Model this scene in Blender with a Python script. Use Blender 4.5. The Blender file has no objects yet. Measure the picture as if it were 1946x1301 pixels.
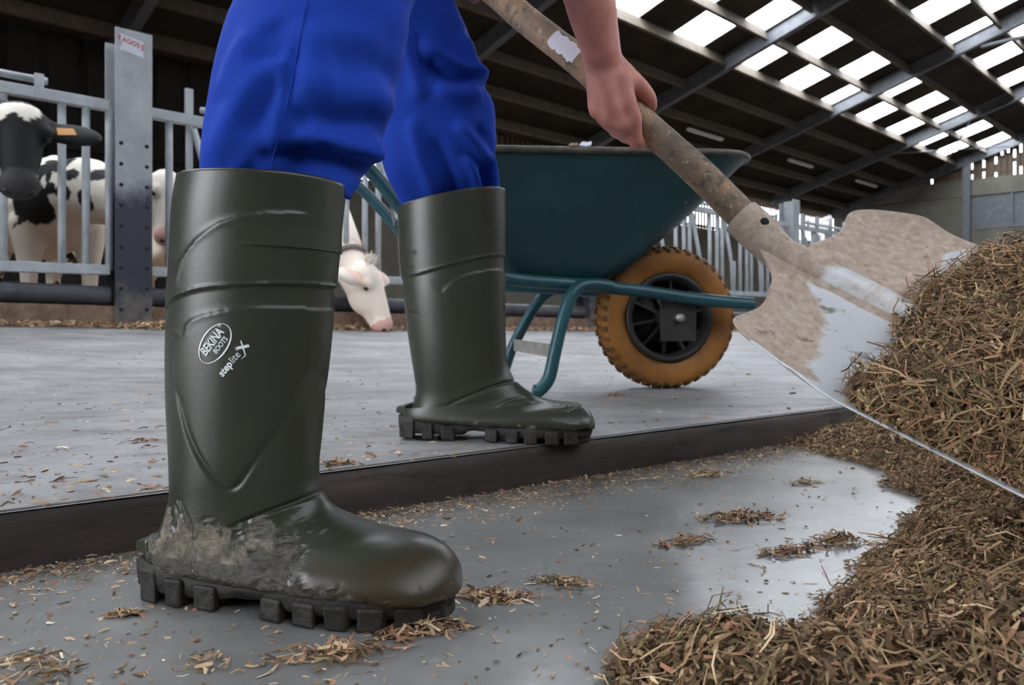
import bpy, math, random
import numpy as np
from mathutils import Vector, Matrix, noise
from mathutils.bvhtree import BVHTree

# ------------------------------------------------------------------ camera, sky, light, exposure
scene = bpy.context.scene
C = scene.collection
F = 1450.0            # focal length in pixels of the 1946 x 1301 frame
HY = 597.0            # horizon row
CAMZ = 0.26
cam_d = bpy.data.cameras.new('camera')
cam = bpy.data.objects.new('camera', cam_d); C.objects.link(cam)
cam_d.sensor_width = 36.0
cam_d.lens = F / 1946 * 36.0
cam_d.shift_y = -(650.5 - HY) / 1946
cam.location = (0, 0, CAMZ)
cam.rotation_euler = (math.pi / 2, 0, 0)
cam_d.clip_start = 0.02; cam_d.clip_end = 400
cam_d.dof.use_dof = True
cam_d.dof.focus_distance = 0.72
cam_d.dof.aperture_fstop = 13
scene.camera = cam

world = bpy.data.worlds.new('overcast_sky'); scene.world = world
world.use_nodes = True
wn = world.node_tree.nodes; wl = world.node_tree.links
bg = wn['Background']
bg.inputs['Color'].default_value = (0.92, 0.955, 1.0, 1)
bg.inputs['Strength'].default_value = 1.0
scene.view_settings.view_transform = 'Standard'
scene.view_settings.look = 'None'
scene.view_settings.exposure = 3.85
scene.view_settings.gamma = 1.0
scene.view_settings.use_curve_mapping = False
try:
    scene.cycles.use_denoising = True
    scene.cycles.max_bounces = 7
    scene.cycles.diffuse_bounces = 4
    scene.cycles.transparent_max_bounces = 12
    scene.cycles.caustics_reflective = False
    scene.cycles.caustics_refractive = False
except Exception:
    pass

rng = np.random.default_rng(7)
random.seed(7)

# ------------------------------------------------------------------ helpers
def at(px, py, Y):
    """point at real depth Y (metres) that the camera would see at that pixel"""
    return Vector(((px - 973) * Y / F, Y, CAMZ + (HY - py) * Y / F))

def tag(o, label=None, cat=None, group=None, kind=None):
    if label: o['label'] = label
    if cat: o['category'] = cat
    if group: o['group'] = group
    if kind: o['kind'] = kind
    return o

def empty(name, loc=(0, 0, 0), rz=0.0):
    o = bpy.data.objects.new(name, None); C.objects.link(o)
    o.empty_display_size = 0.05
    o.location = loc; o.rotation_euler = (0, 0, rz)
    return o

def link(name, me, mat=None, parent=None, smooth=False):
    o = bpy.data.objects.new(name, me); C.objects.link(o)
    if mat is not None and not me.materials:
        me.materials.append(mat)
    if smooth:
        me.polygons.foreach_set('use_smooth', [True] * len(me.polygons))
    if parent is not None:
        o.parent = parent
    return o

class MB:
    """mesh builder: collects shapes, links them as one mesh object"""
    def __init__(s):
        s.v = []; s.f = []
    def add(s, vs, fs):
        b = len(s.v); s.v += [tuple(p) for p in vs]
        s.f += [tuple(i + b for i in q) for q in fs]; return s
    def box(s, c, d, rot=None):
        c = Vector(c); hx, hy, hz = d[0] / 2, d[1] / 2, d[2] / 2
        vs = [Vector((x, y, z)) for x in (-hx, hx) for y in (-hy, hy) for z in (-hz, hz)]
        if rot is not None: vs = [rot @ p for p in vs]
        s.add([p + c for p in vs], [(0, 1, 3, 2), (4, 6, 7, 5), (0, 4, 5, 1), (2, 3, 7, 6), (0, 2, 6, 4), (1, 5, 7, 3)])
        return s
    def tube(s, pts, r, n=12, cap=True):
        pts = [Vector(p) for p in pts]
        rs = r if isinstance(r, (list, tuple)) else [r] * len(pts)
        vs = []; fs = []; prev = None
        for i, p in enumerate(pts):
            t = (pts[min(i + 1, len(pts) - 1)] - pts[max(i - 1, 0)]).normalized()
            if prev is None:
                a = Vector((0, 0, 1)) if abs(t.z) < .9 else Vector((1, 0, 0))
                u = t.cross(a).normalized()
            else:
                u = (prev - t * prev.dot(t)).normalized()
            prev = u; w = t.cross(u)
            for k in range(n):
                a = 2 * math.pi * k / n
                vs.append(p + (u * math.cos(a) + w * math.sin(a)) * rs[i])
        for i in range(len(pts) - 1):
            for k in range(n):
                k2 = (k + 1) % n
                fs.append((i * n + k, i * n + k2, (i + 1) * n + k2, (i + 1) * n + k))
        if cap:
            fs.append(tuple(range(n - 1, -1, -1)))
            fs.append(tuple((len(pts) - 1) * n + k for k in range(n)))
        s.add(vs, fs); return s
    def prism(s, poly, origin, ax, ay, az, length):
        """2D polygon in axes ax, ay extruded along az"""
        o = Vector(origin); n = len(poly)
        a = [o + ax * p[0] + ay * p[1] for p in poly]
        b = [p + az * length for p in a]
        fs = [(i, (i + 1) % n, n + (i + 1) % n, n + i) for i in range(n)]
        fs.append(tuple(range(n - 1, -1, -1))); fs.append(tuple(range(n, 2 * n)))
        s.add(a + b, fs); return s
    def rings(s, R, cap0=True, cap1=True):
        n = len(R[0]); vs = [p for r in R for p in r]; fs = []
        for i in range(len(R) - 1):
            for k in range(n):
                k2 = (k + 1) % n
                fs.append((i * n + k, i * n + k2, (i + 1) * n + k2, (i + 1) * n + k))
        if cap0: fs.append(tuple(range(n - 1, -1, -1)))
        if cap1: fs.append(tuple((len(R) - 1) * n + k for k in range(n)))
        s.add(vs, fs); return s
    def mesh(s, name):
        me = bpy.data.meshes.new(name); me.from_pydata(s.v, [], s.f); me.validate(); me.update(); return me
    def build(s, name, mat=None, parent=None, smooth=False, bevel=0):
        me = s.mesh(name); o = link(name, me, mat, parent, smooth)
        if bevel:
            b = o.modifiers.new('bevel', 'BEVEL'); b.width = bevel; b.segments = 2; b.limit_method = 'ANGLE'; b.angle_limit = 0.6
        return o

def auto_smooth(o, ang=0.7):
    """flat across sharp edges, smooth elsewhere"""
    me = o.data
    me.polygons.foreach_set('use_smooth', [True] * len(me.polygons))
    try:
        me.set_sharp_from_angle(angle=ang)
    except Exception:
        pass
    return o

def bend_path(pts, sub=6):
    """Catmull-Rom through the points"""
    P = [Vector(p) for p in pts]; out = []
    for i in range(len(P) - 1):
        p0 = P[max(i - 1, 0)]; p1 = P[i]; p2 = P[i + 1]; p3 = P[min(i + 2, len(P) - 1)]
        for k in range(sub):
            t = k / sub
            out.append(0.5 * ((2 * p1) + (p2 - p0) * t + (2 * p0 - 5 * p1 + 4 * p2 - p3) * t * t + (3 * p1 - p0 - 3 * p2 + p3) * t ** 3))
    out.append(P[-1]); return out

def lin(c):
    return tuple(((x / 255) / 12.92 if x / 255 <= .04045 else ((x / 255 + .055) / 1.055) ** 2.4) for x in c) + (1,)

class Mat:
    """small node-material writer"""
    def __init__(s, name):
        s.m = bpy.data.materials.new(name); s.m.use_nodes = True
        s.n = s.m.node_tree.nodes; s.l = s.m.node_tree.links
        s.b = s.n['Principled BSDF']
        tc = s.n.new('ShaderNodeTexCoord'); s.co = tc.outputs['Object']
    def noise(s, scale, detail=4, rough=.55, stretch=None, dist=0):
        co = s.co
        if stretch:
            mp = s.n.new('ShaderNodeMapping'); mp.inputs['Scale'].default_value = stretch
            s.l.new(co, mp.inputs['Vector']); co = mp.outputs['Vector']
        t = s.n.new('ShaderNodeTexNoise'); t.inputs['Scale'].default_value = scale
        t.inputs['Detail'].default_value = detail; t.inputs['Roughness'].default_value = rough
        t.inputs['Distortion'].default_value = dist
        s.l.new(co, t.inputs['Vector']); return t.outputs['Fac']
    def ramp(s, fac, stops):
        r = s.n.new('ShaderNodeValToRGB'); e = r.color_ramp.elements
        while len(e) < len(stops): e.new(.5)
        for i, (p, c) in enumerate(stops):
            e[i].position = p; e[i].color = c if len(c) == 4 else tuple(c) + (1,)
        s.l.new(fac, r.inputs['Fac']); return r.outputs['Color']
    def mask(s, fac, lo, hi):
        m = s.n.new('ShaderNodeMapRange'); m.inputs['From Min'].default_value = lo; m.inputs['From Max'].default_value = hi
        m.clamp = True
        s.l.new(fac, m.inputs['Value']); return m.outputs['Result']
    def mix(s, fac, a, b, mode='MIX'):
        m = s.n.new('ShaderNodeMix'); m.data_type = 'RGBA'; m.blend_type = mode
        s.put(m.inputs['Factor'], fac); s.put(m.inputs['A'], a); s.put(m.inputs['B'], b); return m.outputs['Result']
    def math(s, op, a, b=0.0):
        m = s.n.new('ShaderNodeMath'); m.operation = op
        s.put(m.inputs[0], a); s.put(m.inputs[1], b); return m.outputs[0]
    def put(s, sock, v):
        if isinstance(v, bpy.types.NodeSocket): s.l.new(v, sock)
        else: sock.default_value = v
    def attr(s, name, out='Color'):
        a = s.n.new('ShaderNodeAttribute'); a.attribute_name = name; return a.outputs[out]
    def sep(s, axis):
        x = s.n.new('ShaderNodeSeparateXYZ'); s.l.new(s.co, x.inputs[0]); return x.outputs[axis]
    def bump(s, h, strength=.3, dist=.01):
        b = s.n.new('ShaderNodeBump'); b.inputs['Strength'].default_value = strength; b.inputs['Distance'].default_value = dist
        s.l.new(h, b.inputs['Height']); s.l.new(b.outputs['Normal'], s.b.inputs['Normal'])
    def set(s, color=None, rough=None, metal=None, spec=None):
        if color is not None: s.put(s.b.inputs['Base Color'], color)
        if rough is not None: s.put(s.b.inputs['Roughness'], rough)
        if metal is not None: s.put(s.b.inputs['Metallic'], metal)
        if spec is not None: s.put(s.b.inputs['Specular IOR Level'], spec)
        return s

def simple(name, rgb, rgb2=None, scale=20, rough=.6, metal=0, bump=0, bdist=.004, stretch=None, spec=None):
    M = Mat(name)
    nz = M.noise(scale, 6, .6, stretch)
    c2 = rgb2 or tuple(min(255, c * 1.25 + 4) for c in rgb)
    M.set(M.ramp(nz, [(.3, lin(rgb)), (.7, lin(c2))]), rough, metal, spec)
    if bump: M.bump(nz, bump, bdist)
    return M.m

# ------------------------------------------------------------------ materials
MT = {}
def mk_floor():
    M = Mat('worn_wet_concrete')
    a = M.noise(3.2, 5, .6, (1, 1, 1)); b = M.noise(60, 4, .6); st = M.noise(9, 5, .6, (.7, 1.6, 1))
    c = M.ramp(a, [(.25, lin((104, 104, 103))), (.5, lin((126, 126, 124))), (.75, lin((146, 145, 142)))])
    c = M.mix(M.math('MULTIPLY', M.mask(st, .45, .8), .5), c, lin((98, 97, 94)))
    c = M.mix(M.mask(b, .62, .8), c, lin((166, 162, 152)))
    r = M.math('ADD', M.math('MULTIPLY', M.noise(5, 4, .6), .30), .07)
    M.set(c, r, 0, .6); M.bump(M.noise(45, 5, .6), .10, .003)
    return M.m
def mk_upper():
    M = Mat('trodden_grey_alley_concrete')
    a = M.noise(2.2, 6, .62, (1.0, 1.0, 1)); b = M.noise(30, 6, .7, (.7, 1.2, 1)); s = M.noise(6, 6, .7, (.6, 1.4, 1), .8)
    c = M.ramp(a, [(.28, lin((108, 107, 107))), (.5, lin((138, 137, 138))), (.72, lin((164, 163, 164)))])
    c = M.mix(M.mask(s, .5, .7), c, lin((98, 96, 94)))
    c = M.mix(M.mask(b, .56, .76), c, lin((158, 157, 156)))
    c = M.mix(M.mask(M.noise(85, 3, .6), .62, .74), c, lin((84, 79, 72)))
    c = M.mix(M.math('MULTIPLY', M.mask(M.noise(11, 7, .7, (.8, 1.3, 1), .4), .52, .68), .55), c, lin((86, 83, 80)))
    r = M.math('ADD', M.math('MULTIPLY', M.noise(6, 4, .6), .25), .42)
    M.set(c, r, 0, .4); M.bump(b, .25, .004)
    return M.m
def mk_step():
    M = Mat('rusty_dirty_step_edge')
    a = M.noise(7, 6, .65, (.35, .35, 2.5)); b = M.noise(38, 5, .6, (.3, .3, 1.5))
    c = M.ramp(a, [(.3, lin((38, 34, 32))), (.55, lin((66, 57, 52))), (.78, lin((98, 78, 64)))])
    c = M.mix(M.mask(b, .58, .75), c, lin((26, 24, 24)))
    M.set(c, M.math('ADD', M.math('MULTIPLY', b, .4), .45), 0, .35); M.bump(b, .35, .004)
    return M.m
def mk_galv(name='galvanised_steel', base=(160, 166, 172), hi=(192, 197, 202), dirt=.62):
    M = Mat(name)
    a = M.noise(8, 5, .6); b = M.noise(70, 3, .6)
    c = M.ramp(a, [(.3, lin(base)), (.7, lin(hi))])
    c = M.mix(M.mask(b, dirt, dirt + .15), c, lin((104, 104, 104)))
    M.set(c, .45, .12, .5); M.bump(b, .08, .002)
    return M.m
def mk_boot():
    M = Mat('olive_green_polyurethane')
    a = M.noise(14, 4, .5); fine = M.noise(420, 2, .5)
    c = M.ramp(a, [(.3, lin((43, 45, 34))), (.7, lin((50, 52, 40)))])
    mud = M.attr('mud')
    mudf = M.n.new('ShaderNodeSeparateColor'); M.l.new(mud, mudf.inputs[0])
    dry = M.noise(46, 8, .68, (1, 1, .55), .5)
    m1 = M.mask(M.math('ADD', mudf.outputs[0], M.math('MULTIPLY', M.math('SUBTRACT', dry, .5), 2.2)), .50, .58)
    mc = M.ramp(M.noise(70, 6, .7), [(.28, lin((62, 55, 46))), (.46, lin((98, 90, 77))), (.64, lin((138, 129, 114)))])
    wet = M.mask(mudf.outputs[2], .25, .6)
    mc = M.mix(wet, mc, M.ramp(M.noise(150, 5, .7), [(.35, lin((44, 39, 33))), (.7, lin((92, 85, 74)))]))
    film = M.mask(M.math('ADD', mudf.outputs[1], M.math('MULTIPLY', M.math('SUBTRACT', M.noise(35, 6, .65, (1, 1, .5)), .5), 1.6)), .4, .75)
    c = M.mix(M.math('MULTIPLY', film, .75), c, lin((56, 46, 30)))
    c = M.mix(m1, c, mc)
    M.set(c, M.mix(m1, (.36, .36, .36, 1), M.mix(wet, (.65,) * 3 + (1,), (.28,) * 3 + (1,))), 0, .5)
    h = M.math('ADD', M.math('MULTIPLY', fine, .05), M.math('MULTIPLY', M.math('MULTIPLY', m1, M.noise(130, 6, .75)), 1.6))
    M.bump(h, .5, .003)
    return M.m
def mk_trouser():
    M = Mat('royal_blue_work_cloth')
    a = M.noise(9, 4, .55)
    c = M.ramp(a, [(.3, lin((26, 56, 152))), (.7, lin((32, 66, 168)))])
    w = M.n.new('ShaderNodeTexWave'); w.inputs['Scale'].default_value = 700; w.wave_type = 'BANDS'; w.bands_direction = 'DIAGONAL'
    M.l.new(M.co, w.inputs['Vector'])
    M.set(c, .85, 0, .12)
    M.bump(M.math('ADD', M.math('MULTIPLY', w.outputs['Fac'], .3), M.noise(120, 3, .5)), .10, .001)
    return M.m
def mk_skin():
    M = Mat('ruddy_skin')
    a = M.noise(28, 5, .6); b = M.noise(300, 3, .6)
    c = M.ramp(a, [(.3, lin((172, 108, 98))), (.7, lin((204, 142, 128)))])
    M.set(c, .5, 0, .4); M.b.inputs['Subsurface Weight'].default_value = .12
    M.b.inputs['Subsurface Radius'].default_value = (.01, .004, .002); M.b.inputs['Subsurface Scale'].default_value = .3
    M.bump(b, .15, .001)
    return M.m
def mk_wood():
    M = Mat('dirty_ash_handle')
    a = M.noise(16, 6, .65); b = M.noise(60, 5, .6, (1, 1, 1)); 
    c = M.ramp(a, [(.3, lin((104, 92, 80))), (.48, lin((134, 116, 98))), (.6, lin((162, 126, 96))), (.74, lin((142, 133, 121)))])
    c = M.mix(M.mask(b, .52, .66), c, lin((88, 80, 72)))
    c = M.mix(M.mask(M.noise(130, 4, .6), .6, .72), c, lin((182, 172, 160)))
    M.set(c, .6, 0, .35); M.bump(b, .25, .002)
    return M.m
def mk_blade():
    M = Mat('dusty_aluminium_scoop')
    a = M.noise(11, 6, .65, None, .6); b = M.noise(85, 5, .65); c0 = M.noise(34, 5, .6)
    clean = M.attr('clean', 'Fac')
    c = M.ramp(b, [(.3, lin((156, 138, 122))), (.55, lin((184, 166, 150))), (.75, lin((206, 192, 180)))])
    k = M.mask(M.math('ADD', clean, M.math('MULTIPLY', M.math('SUBTRACT', a, .5), 1.3)), .42, .62)
    c = M.mix(k, c, lin((226, 228, 232)))
    c = M.mix(M.math('MULTIPLY', M.mask(c0, .60, .67), .75), c, lin((104, 88, 72)))
    M.set(c, M.mix(k, (.62,) * 3 + (1,), (.38,) * 3 + (1,)), M.math('MULTIPLY', k, .35), .5)
    M.bump(b, .2, .002)
    return M.m
def mk_barrow(name='chipped_teal_paint', c1=(14, 46, 50), c2=(20, 62, 66)):
    M = Mat(name)
    a = M.noise(5, 4, .6); b = M.noise(42, 6, .7); e = M.noise(18, 5, .65)
    c = M.ramp(a, [(.3, lin(c1)), (.7, lin(c2))])
    c = M.mix(M.math('MULTIPLY', M.mask(e, .66, .72), .7), c, lin((78, 56, 42)))
    c = M.mix(M.mask(b, .68, .72), c, lin((122, 138, 132)))
    M.set(c, .42, .1, .5); M.bump(b, .12, .002)
    return M.m
def mk_attr(name, attr='Col', rough=.8, bump=0):
    M = Mat(name); M.set(M.attr(attr), rough, 0, .25)
    if bump: M.bump(M.noise(160, 4, .7), bump, .003)
    return M.m
def mk_concrete(name, lo, hi, joint=0):
    M = Mat(name); a = M.noise(1.3, 6, .6); b = M.noise(18, 5, .6)
    c = M.ramp(a, [(.3, lin(lo)), (.7, lin(hi))])
    c = M.mix(M.mask(b, .6, .8), c, lin(tuple(x * .75 for x in lo)))
    M.set(c, .85, 0, .2); M.bump(b, .2, .01); return M.m
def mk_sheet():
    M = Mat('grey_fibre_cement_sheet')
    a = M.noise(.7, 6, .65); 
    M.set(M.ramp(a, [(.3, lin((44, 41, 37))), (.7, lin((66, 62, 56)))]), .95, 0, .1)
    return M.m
def mk_skylight():
    M = Mat('milky_translucent_skylight'); n = M.n
    tr = n.new('ShaderNodeBsdfTransparent'); tl = n.new('ShaderNodeBsdfTranslucent'); mx = n.new('ShaderNodeMixShader')
    tr.inputs[0].default_value = (.95, .97, 1, 1); tl.inputs[0].default_value = (.9, .92, .95, 1)
    mx.inputs[0].default_value = .2
    M.l.new(tr.outputs[0], mx.inputs[1]); M.l.new(tl.outputs[0], mx.inputs[2])
    M.l.new(mx.outputs[0], n['Material Output'].inputs['Surface'])
    return M.m

MT['floor'] = mk_floor(); MT['upper'] = mk_upper(); MT['step'] = mk_step()
MT['galv'] = mk_galv(); MT['boot'] = mk_boot(); MT['trouser'] = mk_trouser(); MT['skin'] = mk_skin()
MT['wood'] = mk_wood(); MT['blade'] = mk_blade(); MT['teal'] = mk_barrow()
MT['tealtube'] = mk_barrow('worn_teal_tube_paint', (18, 58, 66), (28, 78, 87))
MT['feed'] = mk_attr('chopped_feed', 'Col', .85); MT['hide'] = mk_attr('cow_hide', 'Col', .7, .25)
MT['concrete'] = mk_concrete('cast_concrete', (96, 94, 86), (118, 116, 107))
MT['kerb'] = simple('stained_kerb_concrete', (96, 74, 60), (140, 118, 100), 14, .85, 0, .4)
MT['sheet'] = mk_sheet(); MT['sky'] = mk_skylight()
MT['purlin'] = simple('pale_timber_purlin', (78, 69, 59), (100, 89, 77), 6, .85)
MT['rafter'] = simple('grey_painted_steel', (84, 87, 92), (106, 109, 114), 6, .55, .1)
MT['board'] = simple('weathered_dark_boards', (74, 62, 52), (104, 90, 78), 5, .9)
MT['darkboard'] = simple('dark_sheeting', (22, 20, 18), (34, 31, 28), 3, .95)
MT['pipe'] = simple('dark_plastic_pipe', (46, 47, 52), (74, 76, 84), 9, .5)
MT['rubber'] = simple('black_sole_rubber', (14, 13, 12), (40, 34, 27), 60, .62, 0, .9)
MT['ink'] = simple('white_print', (224, 230, 232), (238, 242, 244), 40, .5)
MT['red'] = simple('red_print', (176, 62, 74), (190, 80, 92), 40, .6)
MT['paper'] = simple('white_sticker', (200, 200, 214), (222, 222, 232), 20, .6)
MT['black'] = simple('black_plastic', (22, 22, 23), (44, 42, 40), 20, .55, 0, .2)
MT['hole'] = simple('dark_bolt_hole', (16, 17, 20), (26, 27, 30), 20, .8)
MT['tyre'] = simple('mustard_rubber_tyre', (112, 68, 18), (148, 96, 30), 14, .65, 0, .3)
MT['tread'] = simple('muddy_tyre_tread', (66, 44, 22), (112, 74, 28), 30, .8, 0, .5)
MT['metal'] = simple('bare_metal', (130, 128, 122), (170, 166, 158), 30, .4, .5)
MT['eye'] = simple('cow_eye', (14, 12, 12), (26, 22, 20), 10, .15)
MT['pink'] = simple('pink_nose_skin', (206, 156, 148), (226, 180, 170), 20, .6)
MT['tagm'] = simple('orange_ear_tag', (206, 142, 84), (220, 160, 100), 10, .5)
MT['strap'] = simple('grey_collar_webbing', (92, 88, 78), (118, 112, 100), 30, .8)
MT['hair'] = simple('brown_hair', (60, 44, 32), (84, 62, 46), 60, .7)
MT['lampm'] = simple('white_lamp_housing', (190, 188, 180), (206, 204, 198), 10, .5)

# galvanised post with dark bitumen-like paint on its lower half
def mk_post():
    M = Mat('post_steel_dark_lower_half')
    a = M.noise(6, 5, .6); z = M.sep('Z')
    c = M.ramp(a, [(.3, lin((150, 154, 158))), (.7, lin((178, 182, 186)))])
    k = M.mask(M.math('ADD', z, M.math('MULTIPLY', M.math('SUBTRACT', M.noise(5, 5, .6), .5), .5)), 1.0, .78)
    k2 = M.mask(M.math('ADD', z, M.math('MULTIPLY', M.math('SUBTRACT', M.noise(9, 5, .6), .5), .8)), .32, .02)
    c = M.mix(k, c, lin((52, 55, 66))); c = M.mix(k2, c, lin((112, 106, 102)))
    M.set(c, .45, .15, .5); return M.m
MT['post'] = mk_post()
# ================================================================== STRUCTURE
D2 = Vector((.717, .697, 0)).normalized()      # along the feed fence
M2 = Vector((D2.y, -D2.x, 0))                  # from the back wall towards the camera side
E0 = Vector((.1, 19.46, 0)); EZ = 4.8; SLOPE = .305
ZUP = Vector((0, 0, 1))
def uv(u, v, z=0.0):
    return E0 + M2 * u + D2 * v + ZUP * z
def roof_z(u):
    return EZ + SLOPE * (u if u <= URIDGE else 2 * URIDGE - u)
URIDGE = 14.5; DOOR0, DOOR1, DOORZ = 8.5, 12.5, 4.0; V0, V1 = -21.9, 19.4

# ---- floors
STEP_A = Vector((-.515, .767, 0)); STEP_D = Vector((1.275, .909, 0))
FEN_A = Vector((-2.51, 5.0, 0)); FEN_D = Vector((6.7, 6.5, 0))
FLEN = FEN_D.length
def fence_floor_z(t):
    t = max(-1.0, min(2.0, t))
    return .18 - .22 * t + .05 * t * t
UPZ = .06
def upper_mesh():
    nt, nw = 60, 24; vs = []; fs = []
    for i in range(nt + 1):
        k = i / nt
        ts = -2.4 + 8.4 * k; tf = -.9 + 2.9 * k
        A = STEP_A + STEP_D * ts; B = FEN_A + FEN_D * tf
        for j in range(nw + 1):
            w = j / nw
            p = A.lerp(B, w)
            z1 = fence_floor_z(tf)
            if w < .3: z = UPZ - .014 * (w / .3) ** .8 * 1.0
            else: z = (UPZ - .014) + (z1 - UPZ + .014) * ((w - .3) / .7) ** 1.25
            vs.append((p.x, p.y, z))
    for i in range(nt):
        for j in range(nw):
            a = i * (nw + 1) + j
            fs.append((a, a + nw + 1, a + nw + 2, a + 1))
    return vs, fs
uv_, uf_ = upper_mesh()
mb = MB().add(uv_, uf_)
# skirt below the feed alley so that it is a solid slab
alley = mb.build('floor', MT['upper'], None, True)
tag(alley, 'grey trodden concrete of the raised feed alley', 'floor', kind='structure')
up_bvh = BVHTree.FromPolygons([Vector(p) for p in uv_], uf_)
def upper_z(x, y):
    h = up_bvh.ray_cast(Vector((x, y, 5)), Vector((0, 0, -1)))
    return h[0].z if h[0] else UPZ

lower = MB().add([(-60, -60, 0), (60, -60, 0), (60, 60, 0), (-60, 60, 0)], [(0, 1, 2, 3)]).build('floor', MT['floor'])
tag(lower, 'smooth damp concrete floor below the step', 'floor', kind='structure')

# step edge: long rounded beam, its top flush with the alley
sd = STEP_D.normalized(); sn = Vector((sd.y, -sd.x, 0))   # sn points towards the camera
poly = [(-.012, -.01), (.0, -.01), (.002, .02), (.001, .048), (-.002, .056), (-.006, .0606), (-.012, .0606)]
stp = MB()
R = []
for i in range(140):
    t = -2.4 + 8.4 * i / 139
    o = STEP_A + STEP_D * t
    ring = []
    for (a, b) in poly:
        w = .0025 * noise.noise(Vector((t * 3.1, b * 30, 1.7))) + .0012 * noise.noise(Vector((t * 17, b * 60, 5.1)))
        ring.append(o + sn * (a + (w if a > -.01 else 0)) + ZUP * (b + (w * .4 if b > .05 and a > -.01 else 0)))
    R.append(ring)
stp.rings(R)
o = auto_smooth(stp.build('trim_1', MT['step']), .9)
tag(o, 'dark rusty face of the step along the raised alley', 'step', kind='structure')

cow_floor = MB().box((0, 0, -.05), (48, 8.8, .1), Matrix.Rotation(math.atan2(D2.y, D2.x), 3, 'Z'))
cf = cow_floor.build('floor', MT['kerb']); cf.location = uv(3.95, -1.0, .10)
tag(cf, 'dark dunged floor of the cow pen behind the fence', 'floor', kind='structure')

# ---- roof
ceil = MB()
PUR = [.53 + 1.03 * k for k in range(14)]
PUR += [2 * URIDGE - p for p in reversed(PUR)]
rows = [-.9] + PUR[:14] + [URIDGE] + PUR[14:] + [2 * URIDGE + .9]
SKYROWS = {}   # row start u -> v offset
def sky_offset(k):
    return {5: .1, 6: 1.25, 8: .2, 9: 1.4}.get(k)
ncol = 36
def skycells():
    cells = {}
    for k in range(len(rows) - 1):
        kk = k if rows[k] < URIDGE - .1 else len(rows) - 2 - k
        off = sky_offset(kk)
        if off is None: continue
        n = -10
        while off + 2.4 * n < V1 - .3:
            a = off + 2.4 * n
            if a > V0 + .2: cells.setdefault(k, []).append((a, min(a + 1.2, V1)))
            n += 1
    return cells
cells = skycells()
sky_me = []
for k in range(len(rows) - 1):
    u0, u1 = rows[k], rows[k + 1]
    cuts = [V0 - 1.0]
    segs = []
    for (a, b) in cells.get(k, []):
        segs.append((cuts[-1], a)); cuts.append(b)
    segs.append((cuts[-1], V1 + .5))
    for (a, b) in segs:
        if b - a < .02: continue
        p = [uv(u0, a, roof_z(u0)), uv(u1, a, roof_z(u1)), uv(u1, b, roof_z(u1)), uv(u0, b, roof_z(u0))]
        q = [x + ZUP * .03 for x in p]
        ceil.add(p + q, [(0, 1, 2, 3), (7, 6, 5, 4), (0, 4, 5, 1), (1, 5, 6, 2), (2, 6, 7, 3), (3, 7, 4, 0)])
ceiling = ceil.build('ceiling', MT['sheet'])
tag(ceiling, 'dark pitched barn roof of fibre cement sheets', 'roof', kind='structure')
for k in cells:
    u0, u1 = rows[k], rows[k + 1]
    if rows[k] > URIDGE: pass
    for (a, b) in cells[k]:
        # gently corrugated translucent panel
        vs = []; fs = []; n = 14
        for i in range(n + 1):
            v = a + (b - a) * i / n; dz = .02 + .012 * (i % 2)
            for u in (u0, u1):
                vs.append(uv(u, v, roof_z(u) + dz))
        for i in range(n):
            fs.append((2 * i, 2 * i + 1, 2 * i + 3, 2 * i + 2))
        me = MB().add(vs, fs).mesh('skylight_panel')
        link('skylight_panel', me, MT['sky'], ceiling)
RAF = [2.15 + 5.83 * n for n in range(-4, 3)] + [19.2]
edges_v = [V0 - .6] + RAF
slope_v = (M2 + ZUP * SLOPE).normalized()
for pu in PUR:
    up = pu < URIDGE
    sv = slope_v if up else (M2 - ZUP * SLOPE).normalized()
    nrm = sv.cross(D2); nrm = nrm if nrm.z > 0 else -nrm
    for i in range(len(edges_v) - 1):
        a, b = edges_v[i] + .06, edges_v[i + 1] - .06
        c = uv(pu, a, roof_z(pu)) - nrm * .012
        me = MB().prism([(-.035, 0), (.035, 0), (.035, -.25), (-.035, -.25)], c, sv, nrm, D2, b - a).mesh('purlin')
        link('purlin', me, MT['purlin'], ceiling)
def ibeam(h, w, tf=.016, tw=.012):
    return [(-w / 2, -h / 2), (w / 2, -h / 2), (w / 2, -h / 2 + tf), (tw / 2, -h / 2 + tf), (tw / 2, h / 2 - tf), (w / 2, h / 2 - tf),
            (w / 2, h / 2), (-w / 2, h / 2), (-w / 2, h / 2 - tf), (-tw / 2, h / 2 - tf), (-tw / 2, -h / 2 + tf), (-w / 2, -h / 2 + tf)]
for rv in RAF:
    for side in (0, 1):
        sv = slope_v if side == 0 else (M2 - ZUP * SLOPE).normalized()
        nrm = sv.cross(D2); nrm = nrm if nrm.z > 0 else -nrm
        u0 = -.2 if side == 0 else URIDGE
        L = (URIDGE + .2) / math.cos(math.atan(SLOPE))
        c = uv(u0, rv, roof_z(max(u0, 0)) - (.06 if side == 0 else 0)) - nrm * .20
        me = MB().prism(ibeam(.34, .17), c, D2, nrm, sv, L).mesh('rafter')
        link('rafter', me, MT['rafter'], ceiling)
    # steel columns at the fence line and at the eaves
# knee braces of the upper skylight band
for rv in RAF[4:7]:
    me = MB().tube([uv(8.4, rv, roof_z(8.4) - .45), uv(12.5, rv + .0, roof_z(12.5) - 1.6)], .05, 8).mesh('brace')
    link('brace', me, MT['rafter'], ceiling)
me = MB().tube([uv(4.2, 14.0, roof_z(4.2) - .3), uv(6.5, 19.0, roof_z(6.5) - .35)], .025, 6).mesh('wind_brace')
link('wind_brace', me, MT['rafter'], ceiling)
me = MB().tube([uv(6.6, 14.0, roof_z(6.6) - .3), uv(4.2, 19.0, roof_z(4.2) - .35)], .025, 6).mesh('wind_brace')
link('wind_brace', me, MT['rafter'], ceiling)

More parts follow.
